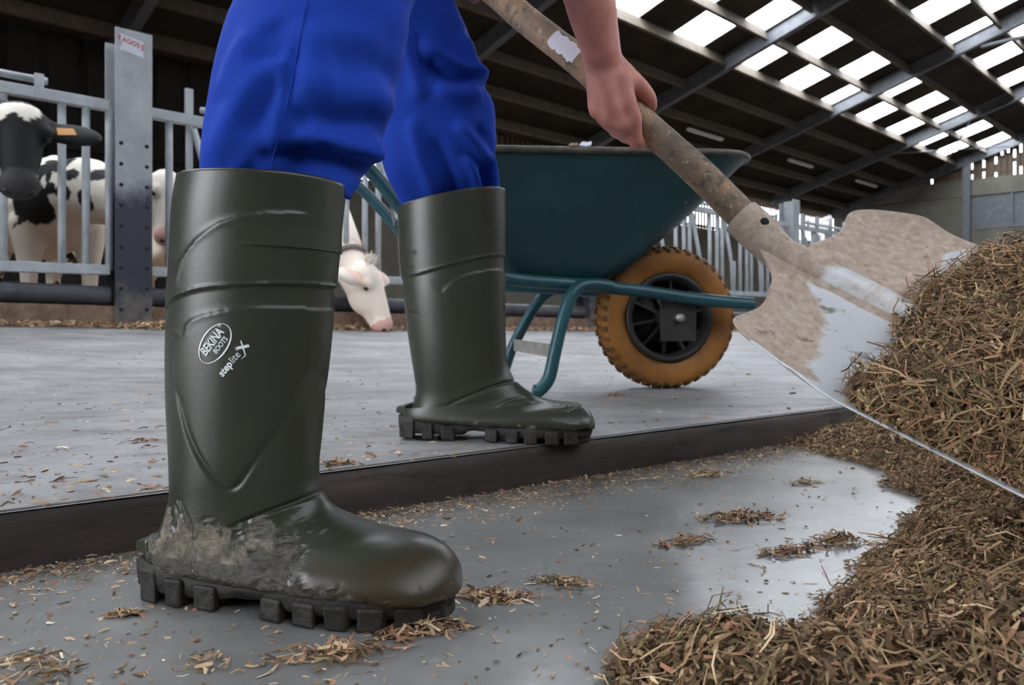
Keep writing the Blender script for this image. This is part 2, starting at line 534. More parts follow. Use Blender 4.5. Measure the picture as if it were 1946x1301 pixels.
# tube lamps hanging under the lower purlins (switched off)
lamp_txt = ['nearest', 'middle', 'farthest']
for i, (a, b) in enumerate([(4.1, 5.85), (9.95, 11.65), (15.4, 17.3)]):
    r = empty('strip_light', uv(2.45, (a + b) / 2, roof_z(2.45) - .33))
    MB().prism([(-.06, 0), (.06, 0), (.045, .07), (-.045, .07)], -D2 * (b - a) / 2, M2, ZUP, D2, b - a).build('housing', MT['lampm'], r)
    for s in (-1, 1):
        MB().tube([D2 * (s * .55) + ZUP * .07, D2 * (s * .55) + ZUP * .24], .008, 6).build('hanger', MT['rafter'], r)
    MB().tube([-D2 * ((b - a) / 2 - .05) - ZUP * .016, D2 * ((b - a) / 2 - .05) - ZUP * .016], .016, 8).build('tube', MT['ink'], r)
    tag(r, 'unlit white strip light under the roof, %s of three in the row' % lamp_txt[i], 'light', 'strip lights under the roof')

# ---- back wall behind the cows: concrete below, spaced boards above
rotD = Matrix.Rotation(math.atan2(D2.y, D2.x), 3, 'Z')
wb = MB().box((0, 0, 0), (24.6, .15, 3.2), rotD).build('wall_back', MT['concrete'])
wb.location = uv(-.1, 7.0, 1.6 - .05)
tag(wb, 'low concrete wall under spaced boards behind the cows', 'wall', kind='structure')
inv = Matrix.Translation(-wb.location)
bme = MB().box((0, 0, 0), (.115, .025, 1.75), rotD).mesh('board')
v = -5.2; i = 0
while v < 19.3:
    b = link('board', bme, MT['board'], wb); b.location = uv(-.1, v, 3.98) - wb.location
    v += .185; i += 1
for z in (3.24, 3.80, 4.62):
    me = MB().box((0, 0, 0), (24.6, .06, .09), rotD).mesh('rail'); r = link('rail', me, MT['board'], wb); r.location = uv(-.16, 7.0, z) - wb.location
# eave plate closing the gap above the boards
me = MB().box((0, 0, 0), (46, .06, .55), rotD).mesh('eave_board'); r = link('eave_board', me, MT['darkboard'], wb); r.location = uv(-.16, -2, 4.82) - wb.location
# dark boarded wall to the left
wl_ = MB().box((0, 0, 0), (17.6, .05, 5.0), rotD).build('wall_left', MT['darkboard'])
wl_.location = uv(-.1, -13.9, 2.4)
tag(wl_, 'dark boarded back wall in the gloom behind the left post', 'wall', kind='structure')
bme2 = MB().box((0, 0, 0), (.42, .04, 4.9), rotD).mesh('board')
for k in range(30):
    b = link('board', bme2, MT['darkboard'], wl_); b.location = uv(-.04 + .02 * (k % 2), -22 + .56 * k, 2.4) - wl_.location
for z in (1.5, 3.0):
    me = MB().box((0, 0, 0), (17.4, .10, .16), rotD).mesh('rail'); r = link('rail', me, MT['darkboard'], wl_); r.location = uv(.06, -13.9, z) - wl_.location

# ---- end wall
rotM = Matrix.Rotation(math.atan2(M2.y, M2.x), 3, 'Z')
we = empty('wall_right'); we.location = uv(0, V1, 0)
tag(we, 'pale concrete end wall with slatted boards under the roof', 'wall', kind='structure')
def wpart(name, u0, u1, z0, z1, mat, thick=.12, dv=0.0):
    me = MB().box((0, 0, 0), (u1 - u0, thick, z1 - z0), rotM).mesh(name)
    o = link(name, me, mat, we); o.location = uv((u0 + u1) / 2, V1 + dv, (z0 + z1) / 2) - we.location; return o
for (z0, z1) in ((-.05, 1.55), (1.57, 3.17), (3.19, 4.77)):
    wpart('concrete_panel', -.1, 5.0, z0, z1, MT['concrete'])
wpart('concrete_panel', -.1, 5.0, 4.79, 5.43, MT['concrete'])
wpart('backing', -.1, 5.0, -.05, 5.42, MT['darkboard'], .05, .09)
wpart('lintel', 5.0, 29, 4.79, 5.43, MT['concrete'], .14)
wpart('column', 4.95, 5.2, 0, 6.3, MT['rafter'], .3, -.12)
wpart('sill', 5.2, 16, 3.5, 3.62, MT['rafter'], .16)
wpart('concrete_panel', 5.2, 29, -.05, 3.5, MT['concrete'])
for k in range(8):
    wpart('sheet_door', 5.2 + k * 1.33, 5.2 + (k + 1) * 1.33, 3.62, 4.79, MT['rafter'], .06, .03)
for k in range(1, 8):
    wpart('door_post', 5.2 + k * 1.33 - .04, 5.2 + k * 1.33 + .04, 3.62, 4.79, MT['rafter'], .05, -.04)
wpart('sheet_door', 15.8, 29, 3.62, 4.79, MT['rafter'], .06, .03)
# spaced boards up to the roof, some gaps stopped with battens
r2 = random.Random(3)
u = .1
while u < 14.4:
    top = roof_z(u) + .02
    me = MB().box((0, 0, 0), (.13, .025, top - 5.40), rotM).mesh('board')
    b = link('board', me, MT['board'], we); b.location = uv(u, V1, (top + 5.40) / 2) - we.location
    # gap batten, leaves short bright slots open
    lit = .5 if u > 5.1 else .06
    z = 5.40
    while z < top:
        h = r2.uniform(.14, .34)
        if r2.random() > lit * .62:
            me = MB().box((0, 0, 0), (.11, .02, min(h, top - z)), rotM).mesh('batten')
            b = link('batten', me, MT['board'], we); b.location = uv(u + .1, V1 + .03, z + min(h, top - z) / 2) - we.location
        z += h
    u += .20
me = MB().add([uv(14.4, V1, 5.4), uv(29, V1, 5.4), uv(29, V1, EZ), uv(14.4, V1, roof_z(14.4))], [(0, 1, 2, 3)]).mesh('gable_sheet')
o = link('gable_sheet', me, MT['darkboard'], we); o.location = -we.location

# side wall far behind the camera: unseen, raised to the eaves to cut light
wf = MB().box((0, 0, 0), (41.4, .15, 4.7), rotD).build('wall_front', MT['concrete']); wf.location = uv(29, -1.2, 2.35)
tag(wf, 'unseen concrete side wall behind the camera, raised to cut frontal light', 'wall', kind='structure')

# unseen gable added to block light, its doorway placed for light from the left
gb = MB()
def gpoly(pts):
    gb.add([uv(u, V0, z) for u, z in pts] + [uv(u, V0 - .1, z) for u, z in pts], [tuple(range(len(pts)))[::-1], tuple(range(len(pts), 2 * len(pts)))] + [(i, (i + 1) % len(pts), len(pts) + (i + 1) % len(pts), len(pts) + i) for i in range(len(pts))])
gpoly([(-.1, 0), (DOOR0, 0), (DOOR0, roof_z(DOOR0)), (-.1, EZ)]); gpoly([(DOOR1, 0), (29, 0), (29, EZ), (DOOR1, roof_z(DOOR1))])
gpoly([(DOOR0, DOORZ), (DOOR1, DOORZ), (DOOR1, roof_z(DOOR1)), (14.5, roof_z(14.5)), (DOOR0, roof_z(DOOR0))])
o = gb.build('wall_left', MT['darkboard']); tag(o, 'unseen dark gable added to block light, with a doorway letting it in from the left', 'wall', kind='structure')

# steel arch leg in the gloom at the left
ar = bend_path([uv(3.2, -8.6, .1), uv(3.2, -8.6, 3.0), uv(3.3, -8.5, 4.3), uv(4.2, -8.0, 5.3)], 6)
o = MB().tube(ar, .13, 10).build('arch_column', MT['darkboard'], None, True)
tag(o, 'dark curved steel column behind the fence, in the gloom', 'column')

# ================================================================== FEED FENCE
def fp(s, z, off=0.0):
    """point on the fence: s metres from the left post, off metres towards the camera"""
    p = FEN_A + FEN_D.normalized() * s; n = Vector((FEN_D.y, -FEN_D.x, 0)).normalized()
    return Vector((p.x, p.y, 0)) + n * off + ZUP * z
fd = FEN_D.normalized(); fnm = Vector((fd.y, -fd.x, 0))
BAY = FLEN / 2
posts = [-1, 0, 1, 2, 3]
ptxt = {-1: None, 0: 'tall galvanised steel post with a torn sticker and dark lower half',
        1: 'galvanised steel post behind the yellow wheel, mostly hidden by the wheelbarrow',
        2: 'galvanised steel post beside the bright wall slits, above the shovel socket'}
for k in (0, 1, 2):
    s = BAY * k; zf = fence_floor_z(s / FLEN)
    base = fp(s, zf - .02)
    r = empty('steel_post', base)
    H = (2.09 if k == 0 else 1.98) - zf + .02
    # I section: front flange, rear flange, web
    MB().prism([(-.112, 0), (.112, 0), (.112, .014), (-.112, .014)], fnm * .10, fd, -fnm, ZUP, H).build('front_flange', MT['post'], r)
    MB().prism([(-.112, 0), (.112, 0), (.112, .014), (-.112, .014)], -fnm * .10, fd, -fnm, ZUP, H - .05).build('rear_flange', MT['post'], r)
    MB().prism([(-.006, 0), (.006, 0), (.006, .19), (-.006, .19)], fnm * .09, fd, -fnm, ZUP, H - .02).build('web', MT['post'], r)
    for j in range(9):
        for sx in (-.078, .078):
            z = .13 + j * .133
            MB().tube([fd * sx + fnm * .099 + ZUP * z, fd * sx + fnm * .1025 + ZUP * z], .013, 10).build('bolt_hole', MT['hole'], r)
    tag(r, ptxt[k], 'post', 'fence posts')

# sticker with red lettering at the top of the left post
def text_mesh(txt, size, bold=0.0, name='text'):
    cu = bpy.data.curves.new(name, 'FONT'); cu.body = txt; cu.size = size; cu.offset = bold
    cu.align_x = 'CENTER'; cu.align_y = 'CENTER'; cu.resolution_u = 3
    ob = bpy.data.objects.new(name, cu); C.objects.link(ob)
    bpy.context.view_layer.update()
    dg = bpy.context.evaluated_depsgraph_get()
    me = bpy.data.meshes.new_from_object(ob.evaluated_get(dg))
    bpy.data.objects.remove(ob); bpy.data.curves.remove(cu)
    return me
sb = fp(0, 0, .1025)
st_c = fp(.0, 2.0, .1035) - fd * .02
r = empty('sticker', st_c)
slant = -.055
pp = [(-.07, .055), (.075, .03), (.075, -.075), (-.07, -.048), (-.055, -.01)]
MB().prism(pp, Vector((0, 0, 0)), fd, ZUP, fnm, .0008).build('paper', MT['paper'], r)
tm = text_mesh('AGOS', .042, .0012)
for vtx in tm.vertices:
    x, y = vtx.co.x, vtx.co.y
    p = fd * (x * .95) + ZUP * (y - .17 * x + .008) + fnm * .0014
    vtx.co = p
link('lettering', tm, MT['red'], r)
MB().prism([(.062, .012), (.074, .008), (.074, -.03), (.066, -.028), (.066, .0), (.06, .002)], fnm * .0008, fd, ZUP, fnm, .0008).build('bracket_mark', MT['red'], r)
MB().prism([(-.074, .042), (-.058, .039), (-.06, .03), (-.068, .03), (-.068, .012), (-.074, .012)], fnm * .0008, fd, ZUP, fnm, .0008).build('bracket_mark', MT['red'], r)
tag(r, 'torn white sticker with red lettering at the top of the left post', 'sticker')

ZT, ZB = 1.60, .545
def barp(mbs, a, b, rad, n=10):
    mbs.tube([a, b], rad, n)
panel_txt = ['galvanised feed barrier panel running left from the tall sticker post', 'galvanised feed barrier panel between the sticker post and the post behind the wheel',
             'galvanised feed barrier panel seen between the wheelbarrow tray and the shovel', 'galvanised feed barrier panel beyond the far post, behind the shovel']
for k in range(-1, 3):
    s0 = BAY * k + .12; s1 = BAY * (k + 1) - .12
    if k == 2: s1 = BAY * 2 + 3.2
    r = empty('feed_barrier', fp((s0 + s1) / 2, fence_floor_z(k / 2 + .25)))
    o0 = r.location
    def q(s, z, off=0.0): return fp(s, z, off) - o0
    L = s1 - s0
    MB().prism([(-.03, -.035), (.03, -.035), (.03, .035), (-.03, .035)], q(s0, ZT), fnm, ZUP, fd, L).build('top_rail', MT['galv'], r, bevel=.006)
    MB().prism([(-.03, -.032), (.03, -.032), (.03, .032), (-.03, .032)], q(s0, ZB), fnm, ZUP, fd, L).build('bottom_rail', MT['galv'], r, bevel=.006)
    bars = []
    for e in (.0, .135, .27):
        bars.append((s0 + e, s0 + e)); bars.append((s1 - e, s1 - e))
    n = 5; pitch = (L - .54) / n
    for j in range(n):
        a = s0 + .27 + j * pitch
        bars.append(('d', a + (.02), a + .24))      # swinging yoke bar
        bars.append((a + .47, a + .47))
        if j < n - 1:
            bars.append((a + pitch - .13, a + pitch - .13)); bars.append((a + pitch, a + pitch))
    for bb in bars:
        if bb[0] == 'd':
            top, bot = bb[1], bb[2]
            MB().tube([q(top, ZT - .06, .02), q(bot - .03, .95, .02), q(bot, ZB + .03, .02)], .024, 10).build('yoke_bar', MT['galv'], r, True)
            MB().tube([q(bot + .07, ZB + .02, .0), q(bot + .07, .98, .0)], .022, 10).build('stop_bar', MT['galv'], r, True)
            MB().box(q(top - .03, ZT + .10, .02), (.05, .03, .22), rotD).build('latch', MT['galv'], r)
        else:
            MB().tube([q(bb[0], ZB), q(bb[1], ZT)], .024, 10).build('bar', MT['galv'], r, True)
    # locking tube lying on the top rail
    MB().tube([q(s0 + .35, ZT + .085, .0), q(s1 - .35, ZT + .085, .0)], .022, 10).build('locking_tube', MT['galv'], r, True)
    for j in range(4):
        s = s0 + .4 + j * (L - .8) / 3
        MB().box(q(s, ZT + .04, .035), (.05, .012, .15), rotD).build('clip', MT['galv'], r)
    tag(r, panel_txt[k + 1], 'fence', 'feed barrier panels')

# dark pipe and kerb under the barrier
pipe_txt = ['dark round pipe along the kerb at the far left', 'dark round pipe along the kerb behind the white grazing cow', 'dark round pipe along the kerb behind the yellow wheel', 'dark round pipe on the kerb at the far end']
for k in range(-1, 3):
    s0 = BAY * k + .125; s1 = BAY * (k + 1) - .125
    z0 = fence_floor_z(s0 / FLEN) + .195; z1 = fence_floor_z(s1 / FLEN) + .195
    o = MB().tube([fp(s0, z0, .0), fp(s1, z1, .0)], .062, 16).build('pipe', MT['pipe'], None, True)
    auto_smooth(o, .8); tag(o, pipe_txt[k + 1], 'pipe', 'pipes along the kerb')
R = []
for i in range(60):
    s = -BAY * 1.2 + (BAY * 4.2) * i / 59; zf = fence_floor_z(s / FLEN)
    R.append([fp(s, zf - .1, .09 + .008 * noise.noise(Vector((s * 2, 0, 0)))), fp(s, zf + .13 + .01 * noise.noise(Vector((s * 3, 2, 0))), .08), fp(s, zf + .13, -.2), fp(s, zf - .1, -.2)])
o = MB().rings(R).build('kerb', MT['kerb']); tag(o, 'brown stained concrete kerb under the feed fence', 'kerb', kind='structure')
# ================================================================== PERSON
PLOC = Vector((-.15, .95, 0))

def capsule(mb, p0, r0, p1, r1, n=14):
    """closed tapered capsule"""
    p0 = Vector(p0); p1 = Vector(p1); t = (p1 - p0)
    L = t.length
    if L < 1e-6: t = Vector((0, 0, 1))
    t.normalize()
    a = Vector((0, 0, 1)) if abs(t.z) < .9 else Vector((1, 0, 0))
    u = t.cross(a).normalized(); w = t.cross(u)
    R = []
    for k in range(1, 5):
        an = math.pi / 2 * (1 - k / 4.0)
        R.append((p0 - t * r0 * math.sin(an), r0 * math.cos(an)))
    for k in range(0, 4):
        an = math.pi / 2 * (k / 4.0)
        R.append((p1 + t * r1 * math.sin(an), r1 * math.cos(an)))
    mb.rings([[c + (u * math.cos(2 * math.pi * i / n) + w * math.sin(2 * math.pi * i / n)) * r for i in range(n)] for c, r in R])

def ellipsoid(mb, c, ax, ay, az, n=16):
    """ax, ay, az: half-axis vectors"""
    c = Vector(c); R = []
    for k in range(1, 10):
        an = math.pi * k / 10
        R.append([c - az * math.cos(an) + (ax * math.cos(2 * math.pi * i / n) + ay * math.sin(2 * math.pi * i / n)) * math.sin(an) for i in range(n)])
    mb.rings(R)

def fuse(mb, voxel, smooth_it=6, fac=.5):
    """join overlapping closed shapes into one continuous skin; returns a new mesh"""
    me = mb.mesh('tmp'); ob = bpy.data.objects.new('tmp', me); C.objects.link(ob)
    r = ob.modifiers.new('r', 'REMESH'); r.mode = 'VOXEL'; r.voxel_size = voxel; r.adaptivity = 0
    if smooth_it:
        s = ob.modifiers.new('s', 'SMOOTH'); s.iterations = smooth_it; s.factor = fac
    bpy.context.view_layer.update()
    dg = bpy.context.evaluated_depsgraph_get()
    out = bpy.data.meshes.new_from_object(ob.evaluated_get(dg))
    bpy.data.objects.remove(ob); bpy.data.meshes.remove(me)
    out.polygons.foreach_set('use_smooth', [True] * len(out.polygons))
    return out

def mesh_np(me):
    n = len(me.vertices); a = np.empty(n * 3); me.vertices.foreach_get('co', a)
    b = np.empty(n * 3); me.vertices.foreach_get('normal', b)
    return a.reshape(-1, 3), b.reshape(-1, 3)
def set_np(me, a):
    me.vertices.foreach_set('co', a.astype(np.float32).ravel()); me.update()
def color_attr(me, name, col):
    at_ = me.color_attributes.new(name, 'FLOAT_COLOR', 'POINT')
    c = np.ones((len(me.vertices), 4), np.float32); c[:, :3] = col
    at_.data.foreach_set('color', c.ravel())

def np_noise(P, scale, seed=0.0, octaves=3):
    """cheap smooth pseudo noise in -1..1"""
    out = np.zeros(len(P)); amp = 1; tot = 0
    r = np.random.default_rng(int(seed * 10) + 5)
    for o in range(octaves):
        acc = np.zeros(len(P))
        for k in range(5):
            w = r.normal(size=3); w /= np.linalg.norm(w); ph = r.uniform(0, 6.28)
            q = r.normal(size=3); q /= np.linalg.norm(q)
            acc += np.sin((P @ w) * scale * r.uniform(.7, 1.4) * 6.28 + ph + 1.7 * np.sin((P @ q) * scale * 4.1 + ph * 2))
        out += amp * acc / 3.2; tot += amp; amp *= .5; scale *= 2.1
    return np.clip(out / tot * 1.3, -1, 1)

def pnoise(P, scale, seed=0, octv=4):
    o = Vector((seed * 7.3, seed * 3.1, seed * 1.7))
    return np.array([noise.fractal(Vector(p) * scale + o, .8, 2.0, octv) for p in P])

# ---- boots ---------------------------------------------------------
def poly_dist(S, Z, line):
    """distance from points to a polyline and signed side (above positive)"""
    best = np.full(len(S), 9.0); sgn = np.zeros(len(S)); tt = np.zeros(len(S))
    n = len(line) - 1
    for i in range(n):
        ax, ay = line[i]; bx, by = line[i + 1]
        dx, dy = bx - ax, by - ay; L2 = dx * dx + dy * dy + 1e-12
        t = np.clip(((S - ax) * dx + (Z - ay) * dy) / L2, 0, 1)
        ex = S - (ax + t * dx); ey = Z - (ay + t * dy)
        d = np.sqrt(ex * ex + ey * ey); m = d < best
        best = np.where(m, d, best); sgn = np.where(m, np.sign(dx * ey - dy * ex), sgn); tt = np.where(m, (i + t) / n, tt)
    return best, sgn, tt

def smoothcurve(pts, sub=6):
    return [(p.x, p.y) for p in bend_path([Vector((a, b, 0)) for a, b in pts], sub)]

def make_boot(O, yaw, zfloor, rim, shaft, foot_top, feats, mud_fn, label):
    """O: heel point on the mid plane; profile rows are (back pixel, front pixel) read on that plane"""
    e = Vector((math.cos(yaw), math.sin(yaw), 0)); nc = Vector((e.y, -e.x, 0))
    def hit(px, py, off=0.0):
        o = Vector((O[0], O[1], 0)) + nc * off
        a = (px - 973) / F
        Y = (o.x * e.y - o.y * e.x) / (a * e.y - e.x)
        return ((Vector((a * Y, Y, 0)) - o).dot(e), CAMZ + (HY - py) * Y / F - zfloor)
    st = []
    for (b, f, w, sh) in shaft:
        st.append((hit(*b), hit(*f), w, sh))
    for (bl, f, w, sh) in foot_top:
        ff = hit(*f) if f[0] > 3 else f
        st.append((bl, ff, w, sh))
    # resample
    key = [Vector((b[0], b[1], f[0])) for b, f, w, s in st]; key2 = [Vector((f[1], w, s)) for b, f, w, s in st]
    sub = 26
    A = bend_path(key, sub); B = bend_path(key2, sub)
    N = 216; V = []; meta = []
    for p, q in zip(A, B):
        bs, bz, fs_, fz, w, sh = p.x, p.y, p.z, q.x, q.y, q.z
        c = Vector(((bs + fs_) / 2, (bz + fz) / 2)); h = Vector(((fs_ - bs) / 2, (fz - bz) / 2))
        ring = []
        for k in range(N):
            a = 2 * math.pi * k / N
            ca, sa = math.cos(a), math.sin(a)
            cc = math.copysign(abs(ca) ** .92, ca); ss = math.copysign(abs(sa) ** .92, sa)
            cc2 = cc - sh * (1 - cc * cc)
            ring.append((c.x + h.x * cc2, w * ss, c.y + h.y * cc2))
        V.append(ring)
    V = np.array(V)                      # rings, N, 3
    nr = len(V)
    # inner wall: fold the rim inwards and go down a little
    cen = V[0].mean(axis=0)
    inner = []
    for (k, dz) in ((.995, .0022), (.975, .003), (.955, .0015), (.945, -.01), (.94, -.06)):
        r_ = V[0].copy(); r_[:, :2] = cen[:2] + (r_[:, :2] - cen[:2]) * k; r_[:, 2] += dz; inner.append(r_)
    allr = np.concatenate([np.array(inner[::-1]), V])
    P = allr.reshape(-1, 3)
    mb = MB(); mb.rings([[tuple(p) for p in ring] for ring in allr], cap0=False, cap1=True)
    me = mb.mesh('boot_upper')
    co, no = mesh_np(me)
    side = co[:, 1]
    # relief lines
    disp = np.zeros(len(co))
    ringi = np.minimum(np.arange(len(co)) // N, len(allr) - 1)
    outer = ringi >= len(inner)
    for (kind, line, amp, wid) in feats:
        L = smoothcurve([hit(x, y, .052) for x, y in line], 6)
        d, sg, t = poly_dist(co[:, 0], co[:, 2], L)
        fade = np.clip(np.minimum(t, 1 - t) * 12 + (1 if kind == 'ledge' else .0), 0, 1)
        if kind == 'ridge':
            disp += amp * np.exp(-(d / wid) ** 2) * fade
        elif kind == 'ledge':            # below the line stands proud and fades downwards
            disp += amp * (sg < 0) * np.exp(-d / (wid * 14)) * (1 - np.exp(-(d / (wid * .5)) ** 2)) - .6 * amp * np.exp(-(d / (wid * .8)) ** 2) * (sg > 0)
        elif kind == 'groove':
            disp += amp * (sg > 0) * np.exp(-d / (wid * 9)) * fade - amp * .5 * np.exp(-(d / wid) ** 2) * fade
    mud, film, lump, wet = mud_fn(co)
    disp = disp * outer + lump * outer
    co2 = co + no * disp[:, None]
    set_np(me, co2)
    col = np.zeros((len(co), 3)); col[:, 0] = mud * outer; col[:, 1] = film * outer; col[:, 2] = wet
    color_attr(me, 'mud', col)
    upper = link('boot', me, MT['boot'], None, True)
    upper.location = Vector((O[0], O[1], zfloor)); upper.rotation_euler = (0, 0, yaw)
    bvh = BVHTree.FromPolygons([Vector(p) for p in co2], [tuple(p.vertices) for p in me.polygons])
    return upper, hit, bvh

def outline(smax):
    """half widths of the sole along its length (s, outer, inner)"""
    T = [(-.008, .006, .006), (.0, .026, .026), (.02, .037, .036), (.06, .040, .037), (.10, .041, .033), (.14, .046, .036), (.18, .052, .044), (.215, .054, .049), (.25, .049, .047), (.275, .036, .038), (.292, .018, .022), (.2975, .004, .006)]
    k = smax / .2975
    return [(s * k, a, b) for s, a, b in T]

def make_sole(boot, smax, flip):
    T = outline(smax)
    def hw(s, sgn):
        for i in range(len(T) - 1):
            if T[i][0] <= s <= T[i + 1][0]:
                t = (s - T[i][0]) / (T[i + 1][0] - T[i][0]); t = t * t * (3 - 2 * t) if i in (0, len(T) - 2) else t
                j = 1 if (sgn < 0) != flip else 2
                return T[i][j] * (1 - t) + T[i + 1][j] * t
        return .004
    n = 60; ss = [T[0][0] + (T[-1][0] - T[0][0]) * (.5 - .5 * math.cos(math.pi * i / n)) for i in range(n + 1)]
    pts = [(s, -hw(s, -1)) for s in ss] + [(s, hw(s, 1)) for s in reversed(ss)]
    cx = smax / 2
    def z_top(s):    # welt line: higher at the heel, rising at the toe
        x = s / smax
        return .026 + .010 * math.exp(-((x - .0) / .16) ** 2) + .001 * math.sin(x * 9) - .004 * max(0, (x - .7) / .3)
    def z_bot(s):
        x = s / smax
        return .009 + .008 * math.exp(-((x - .42) / .08) ** 2)
    R = []
    for (k, zf) in ((.90, 'b'), (.96, 'b2'), (.985, 'm'), (.99, 't'), (.95, 't2')):
        ring = []
        for (s, y) in pts:
            zt, zb = z_top(s), z_bot(s)
            z = {'b': zb, 'b2': zb + .003, 'm': (zt + zb) / 2, 't': zt - .002, 't2': zt}[zf]
            ring.append((cx + (s - cx) * (1 + (k - 1) * .35), y * k, z))
        R.append(ring)
    o = MB().rings(R).build('sole', MT['rubber'], boot, True); auto_smooth(o, .8)
    # lugs: blocks around the edge
    lugs = [(.010, .020), (.040, .020), (.070, .024), (.140, .022), (.172, .022), (.202, .022), (.232, .022), (.260, .020)]
    for (s0, w) in lugs:
        s0 *= smax / .2975
        for sg in (-1, 1):
            a, b = s0, s0 + w
            ya, yb = hw(a, sg) * 1.0 + .001, hw(b, sg) * 1.0 + .001
            inn = .55
            zt = z_top((a + b) / 2) - .004
            v = []
            for (s, y) in ((a, ya), (b, yb), (b - .002, yb * inn), (a + .002, ya * inn)):
                tp = .0015
                v.append((s, sg * y, 0)); v.append((s, sg * (y + (.001 if y in (ya, yb) else 0)), zt))
            rl = random.Random(int(s0 * 9000) + sg)
            v = [(x_ + rl.uniform(-.0022, .0022) * (z_ < .01), y_ + rl.uniform(-.0015, .0015), z_) for x_, y_, z_ in v]
            f = [(0, 2, 3, 1), (2, 4, 5, 3), (4, 6, 7, 5), (6, 0, 1, 7), (1, 3, 5, 7), (0, 6, 4, 2)]
            MB().add(v, f).build('lug', MT['rubber'], boot, bevel=.003)
    sp = MB(); sp.add([(-.010, -.016, .040), (-.010, .016, .040), (-.006, .020, .050), (-.006, -.020, .050), (.012, -.026, .036), (.012, .026, .036), (.012, .027, .054), (.012, -.027, .054)],
                     [(0, 1, 2, 3), (7, 6, 5, 4), (0, 4, 5, 1), (1, 5, 6, 2), (2, 6, 7, 3), (3, 7, 4, 0)])
    sp.build('heel_spur', MT['boot'], boot, bevel=.003)
    # toe and heel blocks
    for (a, b) in ((smax - .028, smax - .004), (-.002, .014)):
        ya, yb = hw(a, 1), hw(b, 1)
        v = []
        for (s, y) in ((a, ya * .8), (b, yb * .8), (b, -yb * .8), (a, -ya * .8)):
            v.append((s, y, 0)); v.append((s, y, z_top(s) - .006))
        MB().add(v, [(0, 2, 3, 1), (2, 4, 5, 3), (4, 6, 7, 5), (6, 0, 1, 7), (1, 3, 5, 7), (0, 6, 4, 2)]).build('lug', MT['rubber'], boot, bevel=.002)

def mud_near(co):
    s, y, z = co[:, 0], co[:, 1], co[:, 2]
    low = z < .14
    n1 = np.zeros(len(co)); n2 = n1.copy(); n3 = n1.copy()
    n1[low] = pnoise(co[low], 40, 1); n2[low] = pnoise(co[low], 110, 2, 3); n3[low] = pnoise(co[low], 260, 3, 2)
    def zone(s0, ws, ztop, soft): return np.exp(-(np.abs(s - s0) / ws) ** 3) * np.clip((ztop - z) / soft + .5, 0, 1)
    heel = zone(.0, .045, .062, .05)
    mid = zone(.085, .065, .088, .05)
    patch = np.exp(-(((s - .152) / .026) ** 2 + ((z - .052) / .026) ** 2)) * (y < 0) * np.clip(1 + 1.5 * n1, .1, 1.3)
    fore = zone(.20, .045, .036, .03); toe = zone(.265, .05, .034, .03)
    m = np.clip(.60 * heel + .72 * mid + .9 * patch + .6 * fore + .45 * toe, 0, 1)
    film = np.clip((.085 - z) / .05, 0, 1) * .75 + .35 * np.clip((s - .21) / .05, 0, 1) * np.clip((.075 - z) / .03, 0, 1)
    cover = np.clip((m + .9 * n1 * (m > .05) - .45) / .25, 0, 1)
    wet = np.clip(patch * 1.6 + .9 * heel * (n2 > .1) + .6 * (z < .045), 0, 1)
    lump = cover * (.0004 + .0012 * np.clip(n2, -.2, 1) + .0006 * n3) + patch * (.0022 + .0022 * np.clip(n2, -.4, 1) + .0012 * n3) + heel * (n2 > .15) * .003 * n2
    return m, np.clip(film, 0, 1), np.clip(lump, -.0002, .007), wet
def mud_far(co):
    s, y, z = co[:, 0], co[:, 1], co[:, 2]
    low = z < .12
    n1 = np.zeros(len(co)); n2 = n1.copy(); n3 = n1.copy()
    n1[low] = pnoise(co[low], 40, 4); n2[low] = pnoise(co[low], 130, 5); n3[low] = pnoise(co[low], 330, 6, 3)
    toe = np.exp(-((s - .278) / .026) ** 2) * np.clip((z - .045) / .02, 0, 1)
    low_ = np.clip((.040 - z) / .015, 0, 1)
    m = np.clip(.75 * toe + low_ * .5, 0, 1)
    film = np.clip((.06 - z) / .04, 0, 1) * .5
    return m, film, np.clip(toe * (.0006 + .0028 * np.clip(n2, -.3, 1) + .001 * n3) + low_ * .0012 * np.clip(n2, 0, 1), 0, .005), np.clip(toe * 1.5, 0, 1)

near_shaft = [((365, 350), (643, 350), 0.066, 0), ((355, 400), (638, 400), 0.065, 0), ((348, 480), (632, 480), 0.063, 0), ((342, 560), (626, 560), 0.061, 0), ((338, 650), (618, 650), 0.059, 0), ((338, 750), (607, 750), 0.056, 0), ((340, 840), (600, 835), 0.052, 0), ((342, 900), (597, 880), 0.049, 0.05), ((339, 940), (600, 915), 0.046, 0.08), ((328, 975), (612, 945), 0.044, 0.1), ((314, 1010), (636, 968), 0.043, 0.15)]
near_foot = [((.001, .052), (690, 990), .043, .2), ((.004, .026), (735, 1003), .045, .25), ((.045, .021), (776, 1011), .048, .28), ((.10, .019), (808, 1020), .051, .3),
             ((.16, .017), (835, 1035), .053, .3), ((.21, .015), (854, 1056), .052, .25), ((.248, .015), (866, 1081), .048, .2), ((.272, .017), (871, 1108), .038, .1), ((.283, .022), (872, 1124), .022, 0)]
